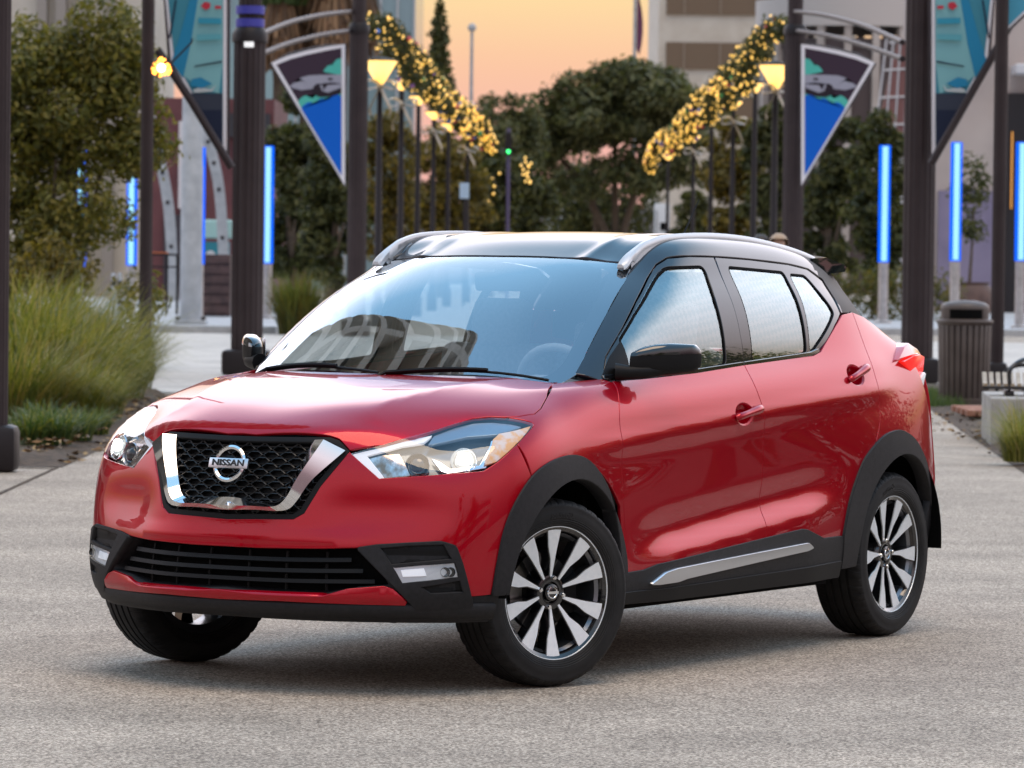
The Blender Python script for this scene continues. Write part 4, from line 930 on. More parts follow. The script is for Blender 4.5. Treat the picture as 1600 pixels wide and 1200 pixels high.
# --- wheels
def wheel_parts():
    parts = []
    q = Matrix.Rotation(-pi/2, 4, 'X')            # lathe axis Z -> +Y
    prof = [(.214, -.082), (.228, -.094), (.250, -.106), (.283, -.109), (.308, -.102), (.3195, -.091)]
    tread = [(.3245, -.080)]
    for g in (-.052, -.018, .018, .052):
        r_ = .3285-.004*(abs(g)/.07)**2; tread += [(r_, g-.0055), (r_-.007, g-.004), (r_-.007, g+.004), (r_, g+.0055)]
    tread += [(.3245, .080)]
    prof += tread+[(.3195, .091), (.314, .097), (.308, .102), (.300, .1045), (.298, .1040), (.283, .109), (.262, .1085), (.258, .1078), (.250, .106), (.240, .1005), (.232, .094), (.214, .082)]
    bm = bmesh.new(); add_lathe(bm, prof, q, 160)
    # shoulder sipes
    bm.verts.ensure_lookup_table()
    np_ = len(prof)
    for j, (r, h) in enumerate(prof):
        if .076 < abs(h) < .095 and r > .315:
            for k in range(160):
                if k % 4 == 0:
                    v = bm.verts[j*160+k]; d = V((v.co.x, 0, v.co.z)).normalized(); v.co -= d*.006
    parts.append(('tyre', bm, M['rubber'], R(38)))
    bm = bmesh.new(); add_lathe(bm, [(.200, .060), (.214, .076), (.2215, .084), (.2235, .088), (.229, .0905), (.2345, .0895), (.235, .084), (.226, .078), (.205, .055), (.192, -.02), (.194, -.075), (.216, -.086), (.230, -.092), (.230, -.088), (.215, -.080), (.190, -.072), (.188, -.02), (.200, .060)], q, 96)
    parts.append(('rim', bm, M['barrel'], R(35)))
    bm = bmesh.new(); add_lathe(bm, [(.2290, .0920), (.2302, .0942), (.2325, .0942), (.2345, .0905)], q, 96); parts.append(('rim_edge', bm, M['machined'], R(60)))
    # spokes: machined faces on black bodies
    bmB = bmesh.new()
    for i in range(10):
        bm = bmesh.new()
        mi = 1 if i % 2 else -1; a = 2*pi*(i+.5)/10+(.03*mi); c, s = cos(a), sin(a)
        pl = [(.056, -.0040), (.150, -.0165), (.2262, -.0310), (.2278, 0), (.2262, .0300), (.160, .0205), (.118, .0070), (.056, .0040)]
        def put(bm, poly, h_out, h_in, base, wide, slot):
            top, bot = [], []
            for r, t in poly:
                t = t*mi+(math.copysign(wide, t*mi) if t else 0); h = h_in+(h_out-h_in)*(r-.07)/.148
                X, Z = r*c-t*s, r*s+t*c
                top.append(bm.verts.new((X, h, Z))); bot.append(bm.verts.new((X, h-base, Z)))
            n = len(poly); fs = [bm.faces.new(top), bm.faces.new(bot[::-1])]+[bm.faces.new((top[k], top[(k+1) % n], bot[(k+1) % n], bot[k])) for k in range(n)]
            for f in fs: f.material_index = slot
        put(bm, pl, .0865, .066, .0055, 0, 0); put(bm, pl, .083, .062, .045, .0035, 1)
        parts.append(('spoke', bm, (M['machined'], M['gloss_black']), R(30)))
    # black ring behind the spoke ends and hub
    add_lathe(bmB, [(.203, .058), (.2165, .0845), (.2288, .0918), (.2292, .080), (.208, .05)], q, 80)
    add_lathe(bmB, [(0, .050), (.034, .050), (.038, .062), (.050, .063), (.060, .061), (.068, .045), (.080, 0), (0, 0)], q, 60)
    parts.append(('hub', bmB, M['gloss_black'], R(30)))
    bm = bmesh.new(); add_lathe(bm, [(0, .072), (.022, .071), (.029, .068), (.031, .060), (.031, .05)], q, 36); parts.append(('hub_cap', bm, M['gloss_black'], R(40)))
    bm = bmesh.new(); add_lathe(bm, [(.0225, .0712), (.0215, .0735), (.0185, .0738), (.0172, .0724)], q, 32); add_box(bm, (0, .0735, 0), (.050, .002, .0085)); parts.append(('hub_badge', bm, M['chrome'], R(40)))
    for k in range(4):
        bm = bmesh.new(); a = R(12)+k*pi/2; add_lathe(bm, [(0, .0735), (.006, .0735), (.0085, .070), (.0085, .055)], Matrix.Translation((.052*cos(a), 0, .052*sin(a))) @ q, 8); parts.append(('lug_nut', bm, M['chrome'], R(30)))
    bm = bmesh.new(); add_lathe(bm, [(.075, .0), (.135, .002), (.138, -.004), (.138, -.016), (.135, -.02), (.07, -.02)], q, 60); parts.append(('brake_disc', bm, M['disc'], R(30)))
    bm = bmesh.new()
    for t in range(9):
        a = R(150)+t*R(7); add_box(bm, (.12*cos(a), -.004, .12*sin(a)), (.05, .06, .05))
    parts.append(('caliper', bm, M['dark_plastic'], R(30)))
    bm = bmesh.new(); add_lathe(bm, [(0, -.02), (.06, -.02), (.05, -.16), (.03, -.25), (0, -.25)], q, 20); parts.append(('hub_carrier', bm, M['void'], R(40)))
    return parts
wheels = []
w0 = link(bpy.data.objects.new('wheel', None), car)
for nm, bm, m_, sm_ in wheel_parts(): bm_obj(nm, bm, m_, w0, sm_, mats=list(m_) if isinstance(m_, tuple) else None)
# raised lettering on the sidewall
vs, fs = text_mesh('Contact', .030, .0006, .0005, 1.05)
def onwall(v, a0):
    r = .272+v.y; a = a0-v.x/.272; return V((r*cos(a), .1098+v.z, r*sin(a)))
mesh_obj('lettering', [onwall(v, R(92)) for v in vs], [f for f in fs], mat('tyre_letter', (.006, .006, .006), .5), w0, False)
STEER = R(-19.6)
for i, (x, y, st_) in enumerate(((0, .745, STEER), (0, -.745, STEER), (-2.62, .738, 0), (-2.62, -.738, 0))):
    w = w0 if i == 0 else copy_tree(w0, car)
    w.location = (x, y, .3285)
    w.rotation_euler = (0, (0, .5, .30, .9)[i], st_+(0 if y > 0 else pi))
    w.rotation_mode = 'YXZ' if False else 'XYZ'

# --- wheel houses, floor, cabin
for x in (0, -2.62):
    for sg in (1, -1):
        bm = bmesh.new(); mt = Matrix.Translation((x, 0, .36)) @ Matrix.Rotation(-pi/2, 4, 'X')
        add_lathe(bm, [(r, h*sg) for r, h in [(.405, .855), (.41, .80), (.41, .50), (.30, .44)]], mt, 40, a0=-R(184), a1=R(4))
        bm_obj('wheel_house', bm, M['void'], car, R(40))
bm = bmesh.new()
for c, s in (((-1.31, 0, .245), (1.66, 1.56, .02)), ((.30, 0, .25), (.50, 1.0, .02)), ((0, 0, .25), (.9, .84, .02)), ((-2.62, 0, .25), (1.0, .84, .02)), ((-3.12, 0, .28), (.35, 1.0, .02)), ((-.3, 0, .62), (.03, 1.5, .72)), ((.02, 0, .68), (.56, .96, .30))): add_box(bm, c, s)
bm_obj('underbody', bm, M['void'], car)
tp = [(-.40, .32), (-.40, 1.035), (-1.9, 1.085), (-2.3, 1.12), (-2.85, 1.08), (-2.85, .82), (-2.28, .80), (-2.12, .55), (-2.12, .32)]
P('door_trim', LOW, SIDE, tp, M['trim'], twin=True, off=-.055, gap=0, flange=0, grid=.08)
P('headliner', UPP, TOP, [(-1.02, 0), (-1.06, .44), (-1.5, .47), (-2.5, .44), (-2.75, 0)], mat('headliner', (.42, .43, .44), .9), sym=1, off=-.045, gap=0, flange=0, grid=.1)
bm = bmesh.new(); secs = []
for t in [-1+2*k/24 for k in range(25)]:
    y = .70*t; hump = .035*math.exp(-((y-.37)/.17)**2)
    pr = [(-.27, 1.015), (-.45, 1.035+hump*.5), (-.62, 1.03+hump), (-.72, .99+hump), (-.78, .90), (-.70, .60), (-.30, .60)]
    secs.append([bm.verts.new((x+.05*t*t*-1, y, z)) for x, z in pr])
for a, b in zip(secs, secs[1:]):
    for k in range(6): bm.faces.new((a[k], a[k+1], b[k+1], b[k]))
bm_obj('dashboard', bm, M['trim'], car, R(50))
bm = bmesh.new(); sw = Matrix.Translation((-.80, .37, .995)) @ Matrix.Rotation(R(-66), 4, 'Y')
add_tube(bm, [sw @ V((.185*cos(a), .185*sin(a), 0)) for a in [2*pi*k/32 for k in range(32)]], .016, 8, closed=True)
add_box(bm, (0, 0, -.02), (.10, .34, .03), bevel=.01, mtx=sw); bm_obj('steering_wheel', bm, M['trim'], car, R(50))
def soft(bm, c, s, ry=0, n=2):
    r = bmesh.ops.create_cube(bm, size=1); vs = r['verts']; es = list(set(e for v in vs for e in v.link_edges))
    bmesh.ops.transform(bm, matrix=Matrix.Translation(c) @ Matrix.Rotation(ry, 4, 'Y') @ Matrix.Diagonal((*s, 1)), verts=vs)
    bmesh.ops.bevel(bm, geom=es, offset=min(s)*.32, segments=4, affect='EDGES', profile=.5)
for y in (.37, -.37):
    st = link(bpy.data.objects.new('front_seat', None), car)
    bm = bmesh.new(); soft(bm, (-1.12, y, .58), (.52, .48, .17), R(-6)); bm_obj('seat_base', bm, M['seat'], st, R(60))
    bm = bmesh.new(); soft(bm, (-1.50, y, .86), (.15, .48, .60), R(-14)); bm_obj('seat_back', bm, M['seat'], st, R(60))
    bm = bmesh.new(); soft(bm, (-1.575, y, 1.225), (.11, .235, .21), R(-12)); bm_obj('headrest', bm, M['seat'], st, R(60))
rs = link(bpy.data.objects.new('rear_seat', None), car)
bm = bmesh.new(); soft(bm, (-2.0, 0, .60), (.5, 1.3, .16)); bm_obj('seat_base', bm, M['seat'], rs, R(60))
bm = bmesh.new(); soft(bm, (-2.28, 0, .86), (.14, 1.3, .50), R(-16)); bm_obj('seat_back', bm, M['seat'], rs, R(60))
for y in (.38, -.38):
    bm = bmesh.new(); soft(bm, (-2.40, y, 1.17), (.09, .25, .12), R(-10)); bm_obj('headrest', bm, M['seat'], rs, R(60))
bm = bmesh.new(); soft(bm, (-.98, 0, 1.40), (.04, .25, .07), R(12)); add_tube(bm, [(-.97, 0, 1.42), (-.93, 0, 1.47)], .012, 6); bm_obj('rear_view_mirror', bm, M['dark_plastic'], car, R(50))
# ------------------------------------------------------------------ setting materials
def concrete_mat(name, c1, c2, sp, bump=.35, big=(.78, 1.12), s1=95.0):
    m, nt, b = nmat(name); L = nt.links
    tc = nd(nt, 'ShaderNodeTexCoord')
    n1 = nd(nt, 'ShaderNodeTexNoise', Scale=s1, Detail=3.0, Roughness=.7); n2 = nd(nt, 'ShaderNodeTexNoise', Scale=.9, Detail=6.0, Roughness=.65); n3 = nd(nt, 'ShaderNodeTexNoise', Scale=14.0, Detail=5.0)
    vo = nd(nt, 'ShaderNodeTexVoronoi', Scale=s1*1.25)
    for n in (n1, n2, n3, vo): L.new(tc.outputs['Object'], n.inputs['Vector'])
    r1 = nd(nt, 'ShaderNodeValToRGB'); ramp(r1, [(.30, c1), (.50, tuple((a+b_)/2 for a, b_ in zip(c1, c2))), (.68, c2)]); L.new(n1.outputs['Fac'], r1.inputs['Fac'])
    r2 = nd(nt, 'ShaderNodeValToRGB'); ramp(r2, [(.0, sp), (.45, tuple(.5+.5*c for c in sp)), (.62, (1, 1, 1)), (1, (1.25, 1.24, 1.22))]); L.new(vo.outputs['Color'], r2.inputs['Fac'])
    m1 = nd(nt, 'ShaderNodeMixRGB', blend_type='MULTIPLY'); m1.inputs[0].default_value = .95; L.new(r1.outputs[0], m1.inputs[1]); L.new(r2.outputs[0], m1.inputs[2])
    r3 = nd(nt, 'ShaderNodeValToRGB'); ramp(r3, [(.26, (big[0]*.86,)*3), (.38, (big[0],)*3), (.7, (big[1],)*3)]); L.new(n2.outputs['Fac'], r3.inputs['Fac'])
    r4 = nd(nt, 'ShaderNodeValToRGB'); ramp(r4, [(.3, (.88,)*3), (.7, (1.08,)*3)]); L.new(n3.outputs['Fac'], r4.inputs['Fac'])
    m2 = nd(nt, 'ShaderNodeMixRGB', blend_type='MULTIPLY'); m2.inputs[0].default_value = 1; L.new(m1.outputs[0], m2.inputs[1]); L.new(r3.outputs[0], m2.inputs[2])
    m3 = nd(nt, 'ShaderNodeMixRGB', blend_type='MULTIPLY'); m3.inputs[0].default_value = 1; L.new(m2.outputs[0], m3.inputs[1]); L.new(r4.outputs[0], m3.inputs[2])
    L.new(m3.outputs[0], b.inputs['Base Color']); b.inputs['Roughness'].default_value = .85; b.inputs['Specular IOR Level'].default_value = .3
    bp = nd(nt, 'ShaderNodeBump', Strength=bump, Distance=.004); L.new(vo.outputs['Distance'], bp.inputs['Height']); L.new(bp.outputs['Normal'], b.inputs['Normal'])
    return m
G = {}
G['pave'] = concrete_mat('washed_concrete', (.195, .158, .122), (.78, .675, .555), (.22, .19, .17))
G['walk'] = concrete_mat('smooth_concrete', (.40, .41, .42), (.50, .51, .52), (.8, .8, .8), .1, s1=60.0)
G['block'] = noise_col('cast_concrete', (.30, .28, .26), (.44, .42, .39), 6, .8, .3)
G['soil'] = noise_col('soil_mulch', (.035, .024, .016), (.12, .08, .05), 16, .95, .8, bscale=60)
G['brick'] = noise_col('brick_paving', (.24, .10, .06), (.36, .17, .11), 9, .85, .4)
G['steel'] = noise_col('bronze_steel', (.028, .019, .020), (.038, .026, .027), 3, .5, spec=.3)
G['steel_d'] = mat('bronze_dark', (.016, .012, .013), .5, spec=.3)
G['alu'] = noise_col('brushed_steel', (.45, .44, .43), (.60, .59, .58), 8, .35, metal=.85)
G['grey'] = noise_col('grey_concrete_pole', (.32, .34, .36), (.42, .44, .46), 4, .7)
G['bark'] = noise_col('bark', (.07, .048, .032), (.15, .11, .075), 18, .9, .6)
G['blue'] = mat('blue_tube', (.0, .03, .2), .6, spec=0, emit=(.004, .13, 1.0), estr=1.15)
G['bluecore'] = mat('blue_tube_core', (.05, .2, .3), .6, spec=0, emit=(.42, .84, 1.0), estr=1.0)
G['warm'] = mat('warm_bulb', (1, .8, .4), .3, emit=(1, .52, .035), estr=1.25)
G['lampglow'] = mat('lamp_bowl', (1, .85, .5), .3, emit=(1, .56, .09), estr=1.7)
G['orange'] = mat('orange_bulb', (1, .6, .2), .3, emit=(1, .33, .03), estr=6)
G['white'] = mat('white_enamel', (.62, .62, .64), .4)
G['bow'] = noise_col('gold_ribbon', (.20, .14, .06), (.34, .27, .16), 12, .45)
def leafmat(name, c, tr=.35):
    m, nt, b = nmat(name); L = nt.links
    b.inputs['Base Color'].default_value = (*c, 1); b.inputs['Roughness'].default_value = .5; b.inputs['Specular IOR Level'].default_value = .35
    t = nd(nt, 'ShaderNodeBsdfTranslucent'); t.inputs[0].default_value = (c[0]*1.5, c[1]*1.5, c[2]*.8, 1); mx = nd(nt, 'ShaderNodeMixShader'); mx.inputs[0].default_value = tr
    L.new(b.outputs[0], mx.inputs[1]); L.new(t.outputs[0], mx.inputs[2]); L.new(mx.outputs[0], nt.nodes['Material Output'].inputs[0]); return m
LV = {
 'olive': [leafmat('leaf_olive_a', (.15, .145, .026)), leafmat('leaf_olive_b', (.085, .09, .02)), leafmat('leaf_olive_c', (.22, .185, .036))],
 'dark': [leafmat('leaf_dark_a', (.066, .074, .022)), leafmat('leaf_dark_b', (.098, .098, .028)), leafmat('leaf_dark_c', (.040, .048, .017))],
 'fig': [leafmat('leaf_fig_a', (.105, .115, .046)), leafmat('leaf_fig_b', (.066, .076, .034)), leafmat('leaf_fig_c', (.145, .145, .06))],
 'gold': [leafmat('leaf_gold_a', (.14, .11, .018)), leafmat('leaf_gold_b', (.08, .068, .017)), leafmat('leaf_gold_c', (.22, .16, .025))],
 'grass': [leafmat('blade_a', (.25, .24, .045)), leafmat('blade_b', (.16, .17, .035)), leafmat('blade_c', (.36, .28, .10)), leafmat('blade_d', (.10, .125, .03))],
 'green': [leafmat('leaf_green_a', (.07, .115, .035)), leafmat('leaf_green_b', (.10, .14, .045)), leafmat('leaf_green_c', (.05, .085, .035))],
}
# ------------------------------------------------------------------ builders for plants
def leaf_cloud(name, clumps, n, size, mats, parent, rng, flat=.35, shell=.55):
    vs, fs, mi = [], [], []
    w = [r[0]*r[1]*r[2] for _, r in clumps] if isinstance(clumps[0][1], (tuple, list)) else [r**3 for _, r in clumps]
    w = [x**(2/3) for x in w]; tot = sum(w)
    for (c, r), wi in zip(clumps, w):
        r = r if isinstance(r, (tuple, list)) else (r, r, r*.8); k = int(n*wi/tot)
        for _ in range(k):
            while True:
                d = V((rng.uniform(-1, 1), rng.uniform(-1, 1), rng.uniform(-1, 1)))
                if .05 < d.length < 1: break
            d = d.normalized()*(shell+(1.12-shell)*rng.random()**.8)*(1+.45*noise.noise(d*1.9+V(c)*.9))
            p = V(c)+V((d.x*r[0], d.y*r[1], d.z*r[2]))
            s = size*rng.uniform(.55, 1.25)
            nrm = (d+V((rng.gauss(0, .6), rng.gauss(0, .6), rng.gauss(.25, .6)))).normalized(); x, y = frame_of(nrm); a = rng.random()*6.28
            u = x*cos(a)+y*sin(a); v = nrm.cross(u); b = len(vs)
            vs += [p-u*s, p+v*s*.42+nrm*s*.12, p+u*s, p-v*s*.42+nrm*s*.12]; fs.append((b, b+1, b+2, b+3))
            mi.append(min(len(mats)-1, int(rng.random()*len(mats))))
    return mesh_obj(name, vs, fs, None, parent, False, mats=mats, fmat=mi)
def limbs(name, segs, parent, m=None):
    bm = bmesh.new()
    for pts, r0, r1 in segs:
        n = len(pts); add_tube(bm, pts, [r0+(r1-r0)*i/(n-1) for i in range(n)], 8)
    return bm_obj(name, bm, m or G['bark'], parent, R(60))
def tree(name, label, loc, clumps, n, size, kind, seed, trunks, group=None, cat='tree'):
    t = tag(empty(name, loc), label, cat, group); rng = random.Random(seed)
    limbs('trunk', trunks, t); leaf_cloud('crown', clumps, n, size, LV[kind], t, rng); return t
def blob_clumps(rng, w, d, z0, z1, k, r):
    out = []
    for _ in range(k):
        while True:
            x, y, z = rng.uniform(-1, 1), rng.uniform(-1, 1), rng.uniform(-1, 1)
            if x*x+y*y+z*z < 1: break
        rr = r*rng.uniform(.7, 1.25); out.append(((x*(w-rr*.6), y*(d-rr*.6), (z0+z1)/2+z*((z1-z0)/2-rr*.5)), (rr, rr, rr*.75)))
    return out
def std_trunk(h, r, rng, spread, n=4):
    segs = [([(0, 0, 0), (rng.uniform(-.05, .05)*h, 0, h*.35), (rng.uniform(-.08, .08)*h, 0, h*.8)], r, r*.35)]
    for k in range(n):
        a = k*2.4+rng.random(); z = h*rng.uniform(.3, .5)
        segs.append(([(0, 0, z), (cos(a)*spread*.4, sin(a)*spread*.4, z+h*.18), (cos(a)*spread*.85, sin(a)*spread*.85, z+h*.36)], r*.45, r*.12))
    return segs
def grass_mesh(name, rng, n, r, h, width, mats, droop=.5, lean=(0, 0)):
    vs, fs, mi = [], [], []
    for _ in range(n):
        a = rng.random()*6.28; q = r*.45*sqrt(rng.random()); b0 = V((q*cos(a), q*sin(a), 0)); a2 = a+rng.gauss(0, .7)
        d = V((cos(a2)+lean[0], sin(a2)+lean[1], 0)); L = h*rng.uniform(.6, 1.15); out = r*rng.uniform(.15, 1.0); dr = droop*rng.uniform(.4, 1.2)
        side = V((-d.y, d.x, 0)).normalized(); m = rng.choices(range(len(mats)), [5, 4, 2.2, 3][:len(mats)])[0]; b = len(vs); K = 5
        for k in range(K+1):
            t = k/K; p = b0+d*out*t**1.5+V((0, 0, L*(t-dr*t**2.6*.62))); wd = width*(1-t**1.8)*.5+.0006
            vs += [p-side*wd, p+side*wd]
        for k in range(K): fs.append((b+2*k, b+2*k+1, b+2*k+3, b+2*k+2)); mi.append(m)
    me = mesh_obj(name, vs, fs, None, None, False, mats=mats, fmat=mi); return me
def struct(o): o['kind'] = 'structure'; return o
def sheet(name, pts, z, m, div=0):
    return struct(mesh_obj(name, [(x, y, z) for x, y in pts], [tuple(range(len(pts)))], m, None, False))

# ------------------------------------------------------------------ ground
sheet('plaza_pavement', [(-700, -400), (700, -400), (700, 1500), (-700, 1500)], 0, G['pave'])
bm = bmesh.new(); add_prism(bm, [(-60, 84.5), (-4.55, 84.5), (-4.55, 140), (-60, 140)], .14); struct(bm_obj('left_footpath', bm, G['walk']))
bm = bmesh.new(); add_prism(bm, [(6.4, 92), (60, 92), (60, 150), (6.4, 150)], .14); struct(bm_obj('right_footpath', bm, G['walk']))
G['apron'] = concrete_mat('light_concrete', (.50, .465, .42), (.60, .56, .51), (.85, .85, .85), .1, s1=50.0)
sheet('concrete_walkway', [(-60, 47.5), (60, 47.5), (60, 84.4), (-60, 84.4)], .003, G['apron'])
def bed(name, poly, h, m, seed):
    rng = random.Random(seed); xs = [p[0] for p in poly]; ys = [p[1] for p in poly]; bm = bmesh.new()
    poly = densify(poly, .6); pts = [V(p) for p in poly]; nb = len(pts)
    for _ in range(260):
        q = V((rng.uniform(min(xs), max(xs)), rng.uniform(min(ys), max(ys))))
        if pip(q, poly): pts.append(q)
    vv, _, ff, ov, _, _ = delaunay_2d_cdt(pts, [(i, (i+1) % nb) for i in range(nb)], [], 1, 1e-5)
    return struct(mesh_obj(name, [(p.x, p.y, .004 if (ov[i] and ov[i][0] < nb) else h*rng.uniform(.5, 1.1)) for i, p in enumerate(vv)], [tuple(f) for f in ff], m))
bed('left_planting_bed', [(-3.12, 30.6), (-3.12, 41), (-3.7, 47), (-4.8, 53), (-5.2, 62), (-14, 62), (-14, 30.6)], .10, G['soil'], 3)
bed('right_planting_bed', [(3.62, 30.5), (4.28, 45), (4.42, 50), (4.5, 53), (9, 53), (9, 30.5)], .05, G['soil'], 4)
bm = bmesh.new()
for k in range(5):
    for j in range(7): add_box(bm, (4.37+.105*k+(.05 if j % 2 else 0), 41.9+.22*j, .075), (.097, .205, .06), bevel=.008)
struct(bm_obj('brick_strip', bm, G['brick']))
# joint between the pavement slabs
bm = bmesh.new(); add_box(bm, (-3.15, 26, .003), (.03, 9.0, .004)); add_box(bm, (-5.2, 30.4, .003), (4.1, .03, .004)); struct(bm_obj('pavement_joint', bm, G['soil']))

# ------------------------------------------------------------------ gateway columns
def fluted(bm, r, z0, z1, n=16):
    pr = []
    for k in range(n*2):
        a = pi*k/n; q = r*(1 if k % 2 == 0 else .93); pr.append((q*cos(a), q*sin(a)))
    add_prism(bm, pr, z1-z0, Matrix.Translation((0, 0, z0)))
def column(px, D, wpx, label, base=0, cap=None, top=8.2, name='steel_column', group='tall bronze steel columns of the gateway'):
    c = ground_at(px, D); r = wpx/6882.09*D/2
    t = tag(empty(name, c), label, 'column', group)
    bm = bmesh.new(); fluted(bm, r, 0, top if cap is None else cap); bm_obj('shaft', bm, G['steel'], t, R(20))
    bm = bmesh.new(); b = base or r*1.5; add_box(bm, (0, 0, .16), (b*2, b*2, .32), bevel=.05); bm_obj('base_block', bm, G['steel_d'], t, R(30))
    if cap is not None:
        bm = bmesh.new(); fluted(bm, r*.72, cap, top); bm_obj('upper_shaft', bm, G['steel'], t, R(20))
        bm = bmesh.new(); add_lathe(bm, [(r*.7, cap+.0), (r*1.12, cap+.0), (r*1.12, cap+.10), (r*.9, cap+.18), (r*.7, cap+.18)], seg=28); bm_obj('collar', bm, G['steel_d'], t, R(30))
    return t
column(-4, 29.9, 34, 'bronze steel column at the left picture edge with its block base in the grass', base=.145)
cA = column(385, 55, 50, 'wide bronze column left of the car, in front of the left blue light tube', cap=4.15)
column(1432, 54.9, 50, 'wide bronze column right of the car beside the litter bin', base=.26)
cB = column(555, 83, 30, 'bronze column carrying the left flying boat banner', cap=5.72)
cC = column(1235, 83, 33, 'bronze column carrying the right flying boat banner', cap=5.78)
column(226, 52, 20, 'slim bronze post in front of the leafy tree', name='steel_post', group='slim bronze posts')
column(1557, 53, 21, 'slim bronze post behind the bench', name='steel_post', group='slim bronze posts')
# coloured band of the left wide column
bm = bmesh.new()
for z in (4.18, 4.34, 4.50): add_lathe(bm, [(.16, z), (.18, z), (.18, z+.10), (.16, z+.10)], seg=24)
bm_obj('blue_band', bm, mat('band_blue', (.04, .04, .25), .5, emit=(.06, .06, .5), estr=.12), cA, R(30))
bm = bmesh.new(); add_box(bm, (0, -.19, 4.13), (.12, .04, .10), bevel=.01); bm_obj('white_spotlight', bm, mat('spot_white', (.9, .9, .9), .4, emit=(1, 1, 1), estr=.6), cA, R(30))
# arched rails joining the columns overhead
def rail(name, pts, D0, D1, r, label, cat='arched rail', group='arched rails between the columns'):
    q = crom([(a, b, 0) for a, b in pts], 8); n = len(q); bm = bmesh.new()
    add_tube(bm, [at(p.x, p.y, D0+(D1-D0)*i/(n-1)) for i, p in enumerate(q)], r, 8); return tag(bm_obj(name, bm, G['steel'], None, R(50)), label, cat, group)
rail('arched_rail', [(548, 18), (500, 24), (450, 36), (402, 56)], 83, 56, .04, 'upper curved rail between the two left columns')
rail('arched_rail', [(545, 48), (500, 55), (450, 68), (404, 86)], 83, 56, .04, 'lower curved rail between the two left columns')
rail('arched_rail', [(1242, 18), (1290, 24), (1350, 40), (1410, 66)], 83, 56, .04, 'upper curved rail between the two right columns')
rail('arched_rail', [(1245, 48), (1300, 57), (1360, 74), (1410, 92)], 83, 56, .04, 'lower curved rail between the two right columns')

# ------------------------------------------------------------------ banners and sail posters (flat boards in steel frames)
def board(name, D, outline, border, layers, label, cat, group=None, thick=.05, frame_m=None):
    """outline and layers in photo pixels, laid out on an upright board facing the street at distance D"""
    c = at(outline[0][0], outline[0][1], D); t = tag(empty(name, c), label, cat, group)
    P2 = lambda q: (at(q[0], q[1], D)-c)
    def slab(nm, poly, y, m, th, par):
        bm = bmesh.new(); a = [bm.verts.new((P2(q).x, y, P2(q).z)) for q in poly]; b = [bm.verts.new((P2(q).x, y+th, P2(q).z)) for q in poly]; n = len(poly)
        f1 = bm.faces.new(a); f2 = bm.faces.new(b[::-1])
        for i in range(n): bm.faces.new((a[i], b[i], b[(i+1) % n], a[(i+1) % n]))
        bmesh.ops.triangulate(bm, faces=[f1, f2]); return bm_obj(nm, bm, m, par)
    bk = slab('panel', outline, 0, frame_m or mat('board_white', (.74, .72, .76), .5), thick, t)
    y = -.006
    for nm, poly, col in layers:
        slab(nm, poly, y, mat(nm+'_print', tuple(.8*c_ for c_ in col), .6, spec=.15), .003, bk); y -= .004
    bm = bmesh.new(); o = outline; n = len(o)
    add_tube(bm, [V((P2(q).x, .06, P2(q).z)) for q in o], .045, 8, closed=True); bm_obj('frame', bm, G['steel'], t, R(50))
    return t
SKY_, TEAL, GREY, SEA, DK = (.055, .035, .055), (.10, .55, .46), (.38, .38, .46), (.005, .14, .68), (.03, .022, .032)
def mirx(poly, c): return [(2*c-x, y) for x, y in poly]
def scal(p0, p1, k, h):
    out = []
    for i in range(k):
        a, b = i/k, (i+1)/k
        for t in (0, .25, .5, .75): u = a+(b-a)*t; out.append((p0[0]+(p1[0]-p0[0])*u, p0[1]+(p1[1]-p0[1])*u-h*sin(pi*t)))
    return out+[p1]
bo = [(424, 98), (450, 87), (480, 79), (510, 73), (539, 69), (539, 290)]
bi = [(432, 101), (455, 92), (482, 85), (510, 79), (533.5, 75), (533.5, 274)]
cloud_top = [(533.5, 90)]+scal((533, 92), (505, 112), 2, 4)+[(533.5, 118)]
cloud_low = [(466, 160)]+scal((466, 158), (533.5, 146), 3, 7)+[(533.5, 153), (473, 172)]
plane = [(452, 136), (458, 130), (474, 126), (468, 122), (482, 118), (500, 117), (533.5, 116.5), (533.5, 131), (520, 129), (505, 130), (488, 139), (470, 141)]
engine = [(490, 135), (495, 131), (533.5, 131), (533.5, 146), (515, 151), (500, 152), (488, 146)]
fin = [(500, 133), (503, 132), (506, 141), (512, 133), (533, 131.5), (533, 137), (512, 145), (503, 142)]
sea = [(471, 170)]+scal((471, 168), (533.5, 150), 3, 5)+[(533.5, 274)]
win = [(513, 122), (520, 122), (520, 125), (513, 125)]
ly = [('night_sky', bi, SKY_), ('upper_cloud', cloud_top, TEAL), ('lower_cloud', cloud_low, TEAL), ('sea', sea, SEA), ('hull', plane, GREY), ('engine', engine, DK), ('propeller', fin, GREY), ('porthole', win, DK)]
board('flying_boat_banner', 82.6, bo, 0, ly, 'triangular blue sea and flying boat banner on the left column', 'banner')
c0 = 895.5
lm_ = [(n, mirx(p, c0), c) for n, p, c in ly]
board('flying_boat_banner', 82.6, mirx(bo, c0), 0, lm_, 'triangular blue sea and flying boat banner on the right column', 'banner')
WAT, SAIL, BLU, PALE, NAVY, REDM = (.07, .30, .40), (.26, .56, .60), (.03, .28, .50), (.60, .66, .68), (.020, .028, .06), (.62, .05, .08)
